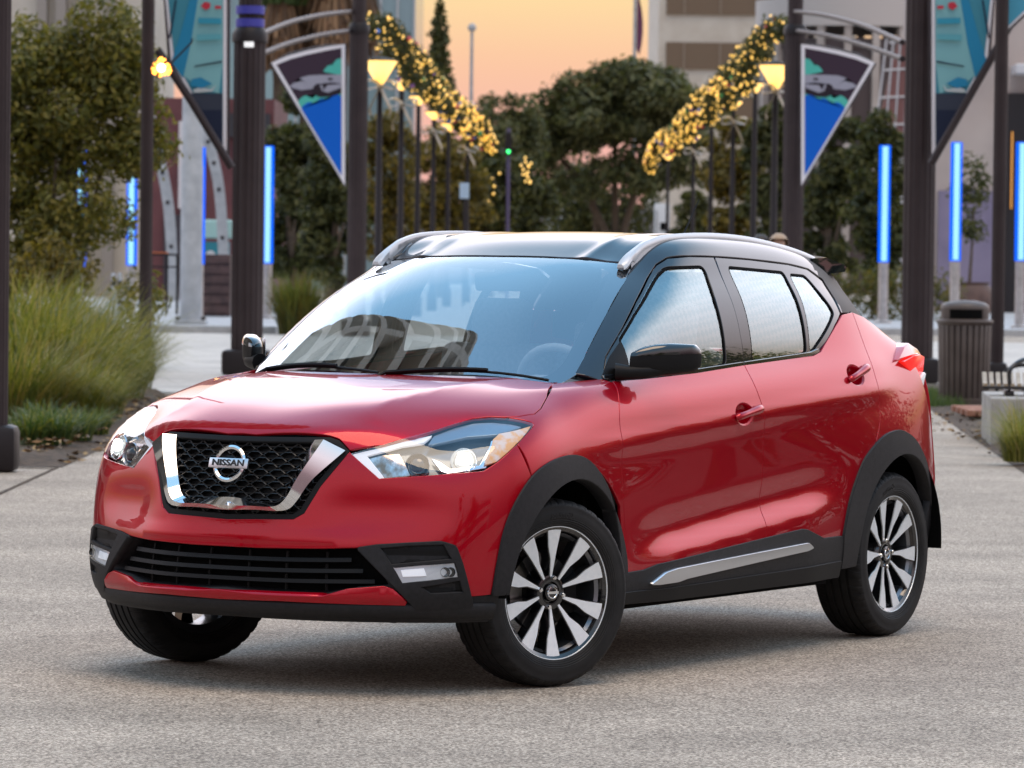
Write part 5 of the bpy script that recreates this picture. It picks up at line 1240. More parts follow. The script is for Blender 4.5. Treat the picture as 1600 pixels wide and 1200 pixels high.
def poster(D, out, mir, label):
    f = (lambda p: mirx(p, 905)) if mir else (lambda p: p)
    L = [('water_sky', f([(1461, -6), (1548, -6), (1538, 90), (1462, 233)]), WAT),
         ('main_sail', f([(1462, -6), (1502, -6), (1512, 60), (1524, 118), (1500, 136), (1468, 146), (1462, 100)]), SAIL),
         ('blue_sail', f([(1500, -6), (1512, -6), (1530, 60), (1542, 96), (1524, 122), (1512, 70)]), BLU),
         ('sea_band', f([(1462, 146), (1520, 146), (1500, 172), (1462, 172)]), (.05, .06, .09)),
         ('dark_sea', f([(1462, 172), (1498, 172), (1462, 236)]), NAVY),
         ('hull', f([(1472, 132), (1480, 140), (1498, 136), (1509, 141), (1506, 145), (1478, 143)]), PALE),
         ('jib', f([(1478, 131), (1496, 121), (1510, 124), (1512, 134), (1495, 138)]), BLU),
         ('boom', f([(1463, 95), (1506, 103), (1506, 105), (1463, 98)]), NAVY),
         ('red_mark', f([(1481, 5), (1490, 3), (1496, 10), (1488, 16), (1481, 12)]), REDM),
         ('red_bar', f([(1464, 9), (1474, 9), (1474, 14), (1464, 14)]), REDM),
         ('sail_number', f([(1464, 29), (1500, 28), (1500, 37), (1464, 38)]), (.05, .36, .52)),
         ('lower_number', f([(1464, 53), (1502, 54), (1502, 64), (1464, 62)]), (.14, .46, .54)),
         ('shroud', f([(1533, 0), (1536, 0), (1546, 60), (1543, 60)]), NAVY)]
    return board('sailing_poster', D, f([(1456, -8), (1552, -8), (1543, 94), (1456, 246)]), 0, L, label, 'poster')
poster(54.6, None, False, 'teal sailing boat poster between the right wide column and slim post')
poster(54.6, None, True, 'teal sailing boat poster between the left slim post and wide column')
board('sailing_poster', 53.2, [(1570, -8), (1632, -8), (1574, 47)], 0, [('blue_sail', [(1574, -6), (1624, -6), (1576, 40)], (.10, .42, .60))], 'blue poster corner at the top right of the slim post', 'poster')
# diagonal struts under the posters
for pts, D, lb in (([(1598, 4), (1545, 98), (1455, 256)], 54.4, 'diagonal steel strut under the right sailing poster'), ([(246, 78), (300, 160), (362, 262)], 54.4, 'diagonal steel strut under the left sailing poster')):
    bm = bmesh.new(); add_tube(bm, [at(x, y, D) for x, y in pts], .05, 8); tag(bm_obj('steel_strut', bm, G['steel'], None, R(50)), lb, 'strut', 'diagonal struts of the gateway')

# ------------------------------------------------------------------ blue light tubes
lt0 = None
def light_tube(px, D, ytop, ymid, label, w=17):
    global lt0
    p = at(px, ytop, D); zt = p.z; zm = at(px, ymid, D).z; r = w/6882.09*D/2
    t = tag(empty('light_tube', (p.x, p.y, .14 if D > 84 else 0)), label, 'light column', 'blue light tubes on steel stands')
    z0 = t.location.z
    bm = bmesh.new(); add_lathe(bm, [(0, zm-z0), (r*.62, zm-z0), (r*.95, zm-z0), (r, zm+.02-z0), (r, zt-.02-z0), (r*.9, zt-z0), (0, zt-z0)], seg=20); bm_obj('glowing_tube', bm, G['blue'], t, R(40))
    bm = bmesh.new(); add_box(bm, (0, -r*1.02, (zm+zt)/2-z0), (r*.95, .012, zt-zm-.06)); bm_obj('bright_core', bm, G['bluecore'], t, R(40))
    bm = bmesh.new(); add_lathe(bm, [(0, 0), (r*1.5, 0), (r*1.5, .05), (r*.85, .07), (r*.85, zm-z0-.004), (0, zm-z0-.004)], seg=20); bm_obj('steel_stand', bm, G['alu'], t, R(40))
    return t
light_tube(420, 95.4, 228, 412, 'blue light tube right beside the wide left column')
light_tube(313, 92, 230, 413, 'blue light tube beside the grey concrete pole')
light_tube(207, 92, 232, 415, 'blue light tube partly behind the leafy tree, next to the slim post')
light_tube(128, 93, 235, 418, 'blue light tube glimpsed through the leafy tree crown')
light_tube(1383, 100, 227, 410, 'blue light tube left of the wide right column', 18)
light_tube(1495, 95, 222, 408, 'blue light tube between the right wide column and slim post', 18)
light_tube(1597, 95, 222, 408, 'blue light tube cut by the right picture edge', 18)

# ------------------------------------------------------------------ avenue lamps with light garlands
def lamp(px, py, D, label, r=.36):
    p = at(px, py, D); k = D/6882.09; g = ground_at(px, D)
    t = tag(empty('street_lamp', (p.x, p.y, 0)), label, 'street lamp', 'street lamps along the avenue'); z = p.z
    bm = bmesh.new(); add_lathe(bm, [(0, 0), (.14, 0), (.14, .5), (.085, .6), (.055, z-.17), (0, z-.17)], seg=14); bm_obj('post', bm, G['steel_d'], t, R(40))
    bh = .5 if r > .3 else .2; bm = bmesh.new(); add_lathe(bm, [(0, z-bh), (.06, z-bh), (r*.4, z-bh*.72), (r*.97, z-.02), (r, z+.02), (0, z+.02)], seg=24); bm_obj('glowing_bowl', bm, G['lampglow'], t, R(40))
    bm = bmesh.new(); add_lathe(bm, [(0, z+.13), (.05, z+.12), (r*1.08, z+.045), (r*1.08, z+.025), (0, z+.025)], seg=24); bm_obj('cap', bm, G['steel_d'], t, R(40))
    return t, V((p.x, p.y, z))
def bow(p, sc, label):
    bm = bmesh.new()
    for s in (-1, 1):
        L = [V((0, 0, 0)), V((s*.16, -.05, .12)), V((s*.34, -.03, .08)), V((s*.30, .02, -.06)), V((s*.12, .02, -.03)), V((0, 0, 0))]
        T = [V((0, 0, 0)), V((s*.10, -.04, -.22)), V((s*.22, .02, -.48)), V((s*.20, .04, -.62))]
        for ch, w in ((L, .11), (T, .10)):
            q = crom(ch, 5); a = [bm.verts.new(p+(v+V((0, -w, 0)))*sc) for v in q]; b = [bm.verts.new(p+(v+V((w*.4, w, .05)))*sc) for v in q]
            for i in range(len(q)-1): bm.faces.new((a[i], a[i+1], b[i+1], b[i]))
    bmesh.ops.create_icosphere(bm, subdivisions=1, radius=.06*sc, matrix=Matrix.Translation(p))
    bmesh.ops.solidify(bm, geom=bm.faces[:], thickness=.008)
    return tag(bm_obj('ribbon_bow', bm, G['bow'], None, R(50)), label, 'ribbon bow', 'gold ribbon bows under the lamps')
LM_C = [mat('bauble_green', (.05, .35, .08), .3), mat('bauble_blue', (.05, .2, .7), .3), mat('bauble_red', (.7, .08, .08), .3), mat('bauble_violet', (.25, .08, .4), .3)]
GL_BAND = leafmat('garland_needles', (.075, .085, .022), .2)
def garland(pts, D0, D1, label, seed, rad=.27, nl=90, lr=.030):
    """needle garland on an arched wire, wound with fairy lights"""
    rng = random.Random(seed); q = crom([(a, b, 0) for a, b in pts], 10); n = len(q)
    P3 = [at(p.x, p.y, D0+(D1-D0)*i/(n-1)) for i, p in enumerate(q)]; c = P3[0].copy()
    t = tag(empty('light_garland', c), label, 'light garland', 'lit garlands over the avenue lamps')
    bm = bmesh.new(); add_tube(bm, [p-c for p in P3], .03, 6); bm_obj('wire', bm, G['steel_d'], t, R(60))
    leaf_cloud('needles', [(tuple(p-c), (rad, rad, rad)) for p in P3[::2]], 2600, .085, [GL_BAND, LV['dark'][2], LV['gold'][1]], t, rng, shell=.15)
    bm = bmesh.new(); bm2 = bmesh.new()
    for k in range(nl):
        f = rng.random()*(n-1.001); i = int(f); p = P3[i].lerp(P3[i+1], f-i)-c
        d = V((rng.gauss(0, 1), rng.gauss(0, 1), rng.gauss(0, 1))).normalized()*rad*rng.uniform(.85, 1.2)
        b = bm if rng.random() > .07 else bm2
        r = bmesh.ops.create_icosphere(b, subdivisions=1, radius=lr*rng.uniform(.7, 1.25)*(1 if b is bm else 1.7), matrix=Matrix.Translation(p+d))
        if b is bm2:
            mi = rng.randrange(4)
            for v in r['verts']:
                for fc in v.link_faces: fc.material_index = mi
    o = bm_obj('fairy_lights', bm, G['warm'], t); o['kind'] = 'stuff'
    o = bm_obj('baubles', bm2, None, t, mats=LM_C); o['kind'] = 'stuff'
    return t
ordn = ['nearest', 'second', 'third', 'fourth', 'fifth', 'sixth']
LLEFT = [(594, 97, 95), (628, 128, 104), (654, 152, 113), (678, 176, 125), (701, 194, 137), (731, 211, 150)]
LRIGHT = [(1212, 104, 96), (1180, 132, 106), (1146, 160, 118), (1112, 186, 132), (1084, 213, 148), (1044, 242, 172)]
for i, (x, y, D) in enumerate(LLEFT):
    t, p = lamp(x, y, D, '%s lit lamp from the camera in the left row of the avenue' % ordn[i], r=.36 if i == 0 else .24)
    k = 95/D
    garland([(x-26*k, y-52*k), (x+2*k, y-58*k), (x+28*k, y-34*k), (x+44*k, y+4*k), (x+56*k, y+30*k)], D+.6, D+6, '%s fairy light garland of the left lamp row' % ordn[i], 20+i, nl=int(165+16*i), lr=.030+.004*i)
    if i in (0, 1, 3, 5): bow(V((p.x, p.y-.2, p.z-.55)), 1.0, 'gold bow under the %s lamp of the left row' % ordn[i])
for i, (x, y, D) in enumerate(LRIGHT):
    t, p = lamp(x, y, D, '%s lit lamp from the camera in the right row of the avenue' % ordn[i], r=.36 if i == 0 else .24)
    k = 96/D
    garland([(x+18*k, y-58*k), (x-8*k, y-56*k), (x-34*k, y-26*k), (x-46*k, y+8*k), (x-52*k, y+34*k)], D+.6, D+6, '%s fairy light garland of the right lamp row' % ordn[i], 40+i, nl=int(165+16*i), lr=.030+.004*i)
    if i in (0, 2, 4): bow(V((p.x, p.y-.2, p.z-.55)), 1.0, 'gold bow under the %s lamp of the right row' % ordn[i])
# lit orange star ball and a small yellow lantern by the slim left post
p = at(252, 106, 51); t = tag(empty('light_ball', p), 'orange glowing light ball at the tree edge by the slim post', 'light ball'); rng = random.Random(5)
bm = bmesh.new(); bmesh.ops.create_icosphere(bm, subdivisions=2, radius=.05); bm_obj('core', bm, mat('ball_core', (1, .9, .6), .3, emit=(1, .75, .3), estr=9), t, R(60))
bm = bmesh.new()
for k in range(46):
    d = V((rng.gauss(0, 1), rng.gauss(0, 1), rng.gauss(0, 1))).normalized()*.11*rng.uniform(.75, 1.1); bmesh.ops.create_icosphere(bm, subdivisions=1, radius=.014, matrix=Matrix.Translation(d))
bm_obj('bulbs', bm, G['orange'], t)['kind'] = 'stuff'
bm = bmesh.new(); add_tube(bm, [V((.08, 0, .02)), V((.35, .0, .3)), at(300, 60, 51)-p], .012, 6); bm_obj('wire', bm, G['steel_d'], t)
# ------------------------------------------------------------------ planting
rng = random.Random(11)
g = ground_at(112, 57)
cl = blob_clumps(rng, 1.2, 1.0, .6, 4.6, 40, .40)+[((sx_*rng.uniform(.55, .95), rng.uniform(-.4, .4), z_), (.36, .36, .36)) for sx_ in (-1, 1) for z_ in (.9, 1.3, 1.8, 2.3, 2.8, 3.3, 3.8, 4.2)]+[((.55, 0, 3.9), (.55, .5, .5)), ((.75, 0, 2.9), (.45, .4, .5)), ((-.75, 0, 3.4), (.5, .4, .6)), ((.35, 0, 4.5), (.5, .4, .35))]
cl = [c_ for c_ in cl if not (c_[0][0] > .56 and 1.25 < c_[0][2] < 2.65) and not (abs(c_[0][0]-.16) < .22 and 1.3 < c_[0][2] < 2.0)]
tree('leafy_tree', 'large leafy olive green tree behind the tall grasses at the left', g, cl, 26000, .062, 'olive', 1,
     [([(-.1, 0, 0), (-.12, 0, 1.0), (-.05, .05, 2.6)], .085, .04), ([(-.1, 0, .7), (.12, .1, 1.5), (.35, .1, 2.6)], .055, .02), ([(-.1, 0, .6), (-.4, 0, 1.4), (-.7, 0, 2.2)], .045, .02), ([(-.05, 0, 1.1), (-.25, -.2, 1.9), (-.2, -.3, 2.7)], .04, .015)])
g = ground_at(70, 53); tree('yellow_shrub', 'yellow green shrub at the foot of the leafy tree', g, blob_clumps(rng, .55, .4, .75, 1.75, 8, .28), 1500, .055, 'gold', 2, [([(0, 0, 0), (0, 0, 1.0)], .03, .01)], cat='shrub')
gm = [grass_mesh('a', random.Random(31), 620, .62, 1.0, .011, LV['grass'], .75, (.25, -.1)), grass_mesh('b', random.Random(32), 560, .58, 1.0, .010, LV['grass'], .95, (.45, -.15)), grass_mesh('c', random.Random(33), 300, .30, .36, .012, LV['green']+[LV['grass'][0]], .8)]
gme = [o.data for o in gm]
for o in gm: bpy.data.objects.remove(o)
def clump(px, D, kind, s, rz, label, group, cat='grass clump', nm='grass_clump'):
    o = bpy.data.objects.new(nm, gme[kind]); COL.objects.link(o); o.location = ground_at(px, D)+V((0, 0, .03)); o.rotation_euler = (0, 0, rz); o.scale = (s*.95, s*.95, s); return tag(o, label, cat, group)
GT = 'tall ornamental grasses in the left bed'
for i, (px, D, k, s, rz, lb) in enumerate([(14, 45, 0, 1.62, 0, 'tallest grass clump right behind the left edge column'), (66, 46, 0, 1.62, 2, 'tall grass clump under the yellow shrub'), (112, 47, 1, 1.55, .6, 'tall arching grass clump under the trunk of the leafy tree'),
        (158, 47, 1, 1.42, .1, 'arching grass clump in front of the blue light seen through the tree'), (196, 47.5, 1, 1.15, .2, 'grass clump leaning over the slim post foot'), (36, 41, 0, 1.35, 4, 'full grass clump left in the middle row of the bed'),
        (92, 41, 1, 1.4, .3, 'full grass clump in the centre of the bed'), (142, 42, 1, 1.25, -.2, 'drooping grass clump right in the middle row of the bed'), (186, 43, 1, .95, .2, 'low drooping grass clump nearest the pavement beside the slim post'),
        (20, 37, 0, 1.05, 1, 'front grass clump touching the left edge column'), (70, 37.5, 1, .95, .5, 'straw coloured front grass clump'), (122, 38, 1, .85, -.1, 'straw grass clump above the small green tufts'), (160, 39, 1, .72, .1, 'small straw grass clump at the bed edge near the headlight')]):
    clump(px, D, k, s, rz, lb, GT)
for i, (px, D, s, lb) in enumerate([(46, 33.4, 1.0, 'dark green tuft beside the base block of the left edge column'), (84, 33.6, 1.05, 'dark green tuft second from the left edge column'), (120, 34.4, .95, 'dark green tuft third from the left edge column'), (150, 35.6, .8, 'dark green tuft nearest the headlight'), (66, 35.4, 1.0, 'dark green tuft behind the front pair of tufts'), (8, 31.2, .55, 'low green tuft in front of the left edge column')]):
    clump(px, D, 2, s, i*1.3, lb, 'low green tufts along the left bed edge', 'grass tuft', 'grass_tuft')
clump(1596, 32.6, 1, .52, 3.0, 'yellow green grass clump at the right picture edge', 'right bed grasses'); clump(1606, 34, 1, .6, 2.4, 'grass clump behind it beside the concrete block', 'right bed grasses')
# short grass by the right path, fallen leaves on the left bed
rng = random.Random(8); vs, fs, mi = [], [], []
for _ in range(2600):
    y = rng.uniform(45.6, 52.5); x = rng.uniform(4.36+.0*y, 4.72); b = len(vs); a = rng.random()*6.28; h = rng.uniform(.07, .17); w_ = .006; d = V((cos(a)*w_, sin(a)*w_, 0)); l = V((rng.gauss(0, .03), rng.gauss(0, .03), h))
    p = V((x, y, 0)); vs += [p-d, p+d, p+l]; fs.append((b, b+1, b+2)); mi.append(rng.randrange(3))
tag(mesh_obj('lawn_strip', vs, fs, None, None, False, mats=LV['green'], fmat=mi), 'short green grass beside the litter bin', 'grass', kind='stuff')
vs, fs, mi = [], [], []
for _ in range(2200):
    y = rng.uniform(31, 44); x = rng.uniform(-5.2, -3.02) if rng.random() < .8 else rng.uniform(3.7, 5); b = len(vs)
    if x > 0 and y < 33: x += .2
    n = V((rng.gauss(0, .5), rng.gauss(0, .5), 1)).normalized(); u, v = frame_of(n); s = rng.uniform(.02, .05); p = V((x, y, .09 if -5.2 < x < -3.25 else (.07 if x > 4.4 else .02))); vs += [p-u*s, p+v*s*.4, p+u*s, p-v*s*.4]; fs.append((b, b+1, b+2, b+3)); mi.append(rng.randrange(3))
tag(mesh_obj('leaf_litter', vs, fs, None, None, False, mats=[mat('litter_a', (.20, .11, .045), .9), mat('litter_b', (.30, .20, .09), .9), mat('litter_c', (.10, .07, .04), .9)], fmat=mi), 'brown fallen leaves on the planting beds', 'leaves', kind='stuff')
# round grass bush, hedge, background trees
g = ground_at(462, 84); o = grass_mesh('round_bush', random.Random(41), 900, .75, 1.42, .022, [LV['olive'][1], LV['grass'][3], LV['gold'][0], LV['olive'][0]], .55); o.location = g; tag(o, 'round wispy bush right of the left blue light tube', 'bush')
rng = random.Random(12)
hg = tag(empty('clipped_hedge', ground_at(1362, 106)), 'clipped hedge below the blue tube left of the wide right column', 'hedge')
leaf_cloud('foliage', [((x, 0, z), (.42, .4, .36)) for x in (-1.3, -.8, -.3, .2, .7, 1.2, 1.8) for z in (.4, .8, 1.05)], 3600, .07, [LV['dark'][1], LV['olive'][1], LV['gold'][0]], hg, rng)
for x in (-1, 0, 1): limbs('stem', [([(x, 0, 0), (x, 0, .8)], .04, .02)], hg)
def bgtree(px0, px1, ytop, ybot, D, kind, n, size, seed, label, nm='background_tree', k=20, group='dark trees along the avenue', dens=1, spire=False):
    n = int(n*2.6); m = D/6882.09; c = ground_at((px0+px1)/2, D); hw = (px1-px0)/2*m*1.22; z1 = at((px0+px1)/2, ytop, D).z; z0 = max(.4, at((px0+px1)/2, ybot, D).z); rg = random.Random(seed)
    if spire: clp = [((rg.gauss(0, hw*.12), rg.gauss(0, .1), z0+(z1-z0)*t), (hw*(1.05-t)*.8+.12,)*2+((z1-z0)*.07,)) for t in [j/16 for j in range(17)]]
    else: clp = blob_clumps(rg, hw*1.05, hw*.9, z0, z1, int(k*2.2), min(hw, (z1-z0)/2)*.36)
    return tree(nm, label, c, clp, n, size, kind, seed, std_trunk(z0+(z1-z0)*.5, .13+.012*(z1-z0), rg, hw*.8), group)
bgtree(405, 500, 128, 470, 116, 'dark', 3400, .12, 51, 'dark tree directly behind the left round bush')
bgtree(470, 560, 150, 480, 112, 'dark', 3000, .12, 52, 'dark tree behind the column with the left banner')
bgtree(555, 660, 160, 420, 158, 'gold', 2800, .15, 53, 'yellowish dark tree behind the first lamp posts of the left row')
bgtree(630, 745, 195, 420, 168, 'gold', 2800, .16, 54, 'yellowish dark tree under the middle garlands of the left row')
bgtree(662, 700, 8, 150, 185, 'dark', 1000, .16, 55, 'narrow spire shaped tree rising above the left garlands', 'spire_tree', spire=True)
bgtree(735, 832, 135, 300, 196, 'fig', 2600, .17, 56, 'loose green tree between the left garlands and the big dome tree')
bgtree(725, 800, 215, 420, 172, 'dark', 2600, .17, 57, 'dark tree below the end of the left garlands')
bgtree(780, 860, 235, 400, 186, 'dark', 2200, .17, 58, 'dark low tree at the left of the big dome tree trunk')
bgtree(1095, 1180, 165, 420, 160, 'gold', 2800, .16, 59, 'yellowish dark tree under the right garlands')
bgtree(1050, 1110, 290, 420, 178, 'dark', 1500, .16, 60, 'small dark tree beside the white ticket machine')
bgtree(1160, 1240, 150, 420, 140, 'dark', 2800, .15, 61, 'dark tree behind the column with the right banner')
bgtree(1250, 1345, 105, 470, 122, 'dark', 3400, .13, 62, 'dark tree right behind the right banner')
bgtree(1325, 1420, 150, 460, 118, 'dark', 3200, .13, 63, 'dark tree behind the right blue light tube beside the wide column')
# broad dome tree closing the avenue
c = ground_at(955, 204); rg = random.Random(70); clp = []
for j in range(64):
    a = rg.random()*6.28; rr = sqrt(rg.random()); x = cos(a)*rr*3.9+.1; y = sin(a)*rr*2.8; z = 5.0+(9.9-5.0)*sqrt(max(0, 1-(x/4.6)**2))*rg.uniform(.45, 1)+(.25 if x > 0 else -.15); clp.append(((x, y, z), (1.15, 1.1, .65)))
clp += [((x, -1.2, z), (.95, .9, .6)) for x, z in ((-3.5, 6.6), (-2.9, 5.2), (-1.6, 4.8), (3.6, 7.0), (2.8, 5.6), (-3.5, 7.9), (3.6, 8.6), (1.4, 5.2), (-2.8, 8.9), (-1.8, 9.6), (-.6, 10.0), (.8, 10.2), (2.2, 9.9), (.6, 5.6), (2.0, 5.4), (3.0, 6.0), (1.0, 6.4), (2.2, 6.6), (-.4, 5.6), (3.6, 5.6))]
tree('dome_tree', 'broad dome shaped tree closing the end of the avenue', c, clp, 30000, .22, 'fig', 71, [([(0, 0, 0), (-.2, 0, 2.5), (-1.6, 0, 5.2), (-2.8, 0, 6.6)], .30, .08), ([(.3, 0, 0), (.5, 0, 3), (1.4, 0, 6)], .30, .08), ([(0, .2, 0), (.1, .2, 3), (0, 0, 7.5)], .28, .08), ([(-.3, 0, 0), (-.8, 0, 2.6), (-1.0, 0, 6)], .2, .06)])
bgtree(845, 1010, 225, 400, 228, 'dark', 2600, .19, 64, 'dark tree mass low behind the dome tree')
# palms with hanging skirts
def palm(px, D, ytop, ybot, r, label, seed):
    m = D/6882.09; c = ground_at(px, D); zt, zb = at(px, ytop, D).z, at(px, ybot, D).z; rg = random.Random(seed)
    t = tag(empty('skirted_palm', c), label, 'palm tree', 'palms with brown skirts at the upper left')
    limbs('trunk', [([(0, 0, 0), (.05, 0, zb), (0, 0, zt)], .26, .18)], t)
    vs, fs, mi = [], [], []
    for _ in range(700):
        a = rg.random()*6.28; z = rg.uniform(zb+.5, zt+.2); q = r*rg.uniform(.55, 1.05); p = V((cos(a)*q*.7, sin(a)*q*.7, z)); L = rg.uniform(.7, 1.5); w_ = rg.uniform(.03, .09); tn = V((-sin(a), cos(a), 0)); e = V((cos(a)*q*1.12, sin(a)*q*1.12, z-L)); b = len(vs)
        vs += [p-tn*w_, p+tn*w_, e+tn*w_*.6, e-tn*w_*.6]; fs.append((b, b+1, b+2, b+3)); mi.append(rg.randrange(3))
    mesh_obj('skirt', vs, fs, None, t, False, mats=[mat('skirt_a', (.19, .10, .05), .9), mat('skirt_b', (.27, .16, .085), .9), mat('skirt_c', (.12, .07, .04), .9)], fmat=mi)
    o = grass_mesh('fronds', rg, 160, r*2.4, r*1.9, .09, LV['green'], .9); o.location = (0, 0, zt+.1); o.parent = t
palm(430, 150, 12, 82, .85, 'leftmost brown skirted palm behind the arched rails', 81); palm(472, 152, -2, 84, .95, 'second brown skirted palm behind the left banner top', 82); palm(516, 150, -8, 72, .9, 'third brown skirted palm beside the left banner column', 83); palm(556, 154, -14, 60, .7, 'rightmost brown skirted palm behind the left banner column', 84)

# ------------------------------------------------------------------ buildings
def building(name, px0, px1, D, ztop, m, label, depth=12, cat='building'):
    a, b = ground_at(px0, D), ground_at(px1, D); t = tag(empty(name, ((a.x+b.x)/2, D, 0)), label, cat); W = b.x-a.x
    bm = bmesh.new(); add_box(bm, (0, depth/2, ztop/2), (W, depth, ztop)); bm_obj('wall', bm, m, t); return t, W
cream = noise_col('cream_render', (.50, .45, .38), (.58, .54, .47), .6, .8); beige = noise_col('beige_render', (.40, .35, .32), (.50, .45, .42), .5, .8); wdark = mat('window_brown', (.10, .085, .07), .15, spec=.6)
t, W = building('office_block', 1022, 1330, 380, 46, cream, 'cream office block with brown window bands above the dome tree', 30)
wbrown = mat('band_glass', (.17, .125, .085), .2, spec=.4)
for z in (14.5, 19.2, 23.9, 28.6):
    bm = bmesh.new(); add_box(bm, (.2, -.05, z), (W-.9, .3, 2.3)); f = bm_obj('window', bm, wbrown, t)
    for j in range(int(W/3.1)): bm = bmesh.new(); add_box(bm, (-W/2+2.2+3.1*j, -.23, z), (.12, .1, 2.3)); bm_obj('mullion', bm, mat('mullion_tan', (.26, .21, .16), .6), f)
t, W = building('glass_tower', 300, 641, 200, 34, mat('pale_glass', (.34, .50, .56), .12, .5), 'pale blue glass tower behind the palms and left lamps', 20)
mg = mat('mullion_grey', (.42, .44, .46), .5)
for j in range(14): bm = bmesh.new(); add_box(bm, (-W/2+W*j/13, -.06, 17), (.10, .12, 34)); bm_obj('mullion', bm, mg, t)
t, W = building('cream_hall', -60, 232, 150, 14, cream, 'cream building with pilasters behind the top of the leafy tree', 10)
for j, px in enumerate((62, 92, 126, 168)):
    bm = bmesh.new(); add_box(bm, (ground_at(px, 150).x-t.location.x, -.25, 7), (.35, .5, 14)); bm_obj('pilaster', bm, mat('pilaster', (.30, .27, .24), .8), t)
t, W = building('maroon_shopfront', 225, 424, 132, 6.2, noise_col('maroon_wall', (.10, .03, .035), (.15, .05, .05), 1, .7), 'dark maroon shopfront behind the grey concrete pole', 8)
bm = bmesh.new(); add_box(bm, (-.55, -.1, 4.2), (.75, .2, 2.6)); f = bm_obj('white_sign', bm, mat('sign_white', (.62, .58, .58), .6), t)
bm = bmesh.new(); add_box(bm, (1.0, -.1, 5.4), (1.6, .3, .7)); bm_obj('fascia', bm, mat('fascia_dark', (.03, .028, .034), .6), t)
bm = bmesh.new(); add_box(bm, (-.9, -.05, 1.6), (.9, .2, 2.2)); f = bm_obj('window', bm, mat('shop_glass', (.06, .05, .06), .1), t)
# right side: hall with pale wall, dark doorway and orange strips
t, W = building('pale_hall', 1452, 1800, 126, 13.5, noise_col('pale_pink_wall', (.42, .35, .32), (.52, .45, .41), .4, .8), 'pale rendered hall behind the right slim post', 10)
X = lambda px: ground_at(px, 126).x-t.location.x
bm = bmesh.new(); add_box(bm, (X(1610), -.1, 3.2), (X(1652)-X(1566), .25, 6.4)); f = bm_obj('doorway', bm, mat('doorway_dark', (.012, .010, .012), .4), t)
for px in (1574,): bm = bmesh.new(); add_box(bm, (X(px), -.28, 4.2), (.035, .06, 2.2)); bm_obj('light_strip', bm, mat('strip_orange', (.9, .4, .1), .4, emit=(1, .42, .06), estr=.45), f)
bm = bmesh.new(); add_box(bm, (X(1618), -.6, 7.05), (X(1662)-X(1570), 1.4, .28), bevel=.04); bm_obj('awning', bm, G['white'], t)
bm = bmesh.new(); add_box(bm, (X(1512), -.08, 1.9), (X(1562)-X(1462), .2, 3.4)); bm_obj('tinted_base', bm, noise_col('violet_base', (.20, .17, .26), (.27, .23, .33), .8, .6), t)
# round building with columns, brick canopy
c = ground_at(1345, 215); t = tag(empty('round_building', (c.x, 222, 0)), 'round building with tall openings above the right banner', 'building')
bm = bmesh.new(); add_lathe(bm, [(0, 0), (4.6, 0), (4.6, 12.1), (4.7, 12.1), (4.7, 12.6), (0, 12.6)], seg=64); bm_obj('wall', bm, mat('round_dark', (.07, .05, .05), .5), t, R(30))
bm = bmesh.new(); add_lathe(bm, [(4.72, 13.2), (5.0, 13.2), (5.0, 14.6), (0, 15.2), (0, 13.2)], seg=64); bm_obj('roof', bm, mat('roof_pale', (.52, .48, .46), .6), t, R(30))
for k in range(22):
    a = 2*pi*k/22; bm = bmesh.new(); add_box(bm, (4.75*cos(a), 4.75*sin(a), 6.6), (.35, .35, 13.2), rz=a); bm_obj('pillar', bm, beige, t)
c = at(1392, 120, 128); t = tag(empty('lattice_canopy', (c.x, 128, 0)), 'pale lattice canopy with reddish panes left of the right wide column', 'canopy')
bm = bmesh.new(); add_prism(bm, [(-.55, 4.6), (.45, 4.6), (.45, 7.9), (.2, 8.1)], .1, Matrix.Rotation(R(90), 4, 'X')); bm_obj('pane_panel', bm, mat('pane_red', (.26, .12, .11), .3), t)
bm = bmesh.new()
for k in range(5): add_tube(bm, [(-.55+.15*k*.8, -.12, 4.7+.8*k), (.5, -.12, 4.75+.8*k)], .035, 6)
for k in range(4): add_tube(bm, [(-.5+.3*k, -.14, 4.6), (-.15+.2*k, -.14, 8.0)], .03, 6)
bm_obj('lattice', bm, G['white'], t); bm = bmesh.new(); add_tube(bm, [(.35, 0, 0), (.35, 0, 4.7)], .07, 8); bm_obj('post', bm, G['white'], t)
# far shops at the end of the avenue
t, W = building('far_shop', 850, 948, 236, 4.9, mat('shop_pale', (.50, .52, .55), .6), 'far pale shop with turquoise band left of the dome tree trunk', 8)
bm = bmesh.new(); add_box(bm, (.2, -.15, 3.55), (W*.6, .25, .35)); bm_obj('turquoise_band', bm, mat('band_teal', (.06, .30, .30), .5), t)
bm = bmesh.new(); add_box(bm, (1.15, -.1, 4.25), (.7, .2, .9)); bm_obj('pink_panel', bm, mat('panel_pink', (.55, .10, .14), .5), t)
bm = bmesh.new(); add_box(bm, (-.9, -.1, 2.6), (.25, .2, 3.4)); bm_obj('pale_pillar', bm, G['white'], t)
t, W = building('far_wall', 560, 1040, 262, 4.6, mat('far_wall_grey', (.16, .15, .16), .7), 'low grey wall across the far end of the avenue', 2, 'wall')

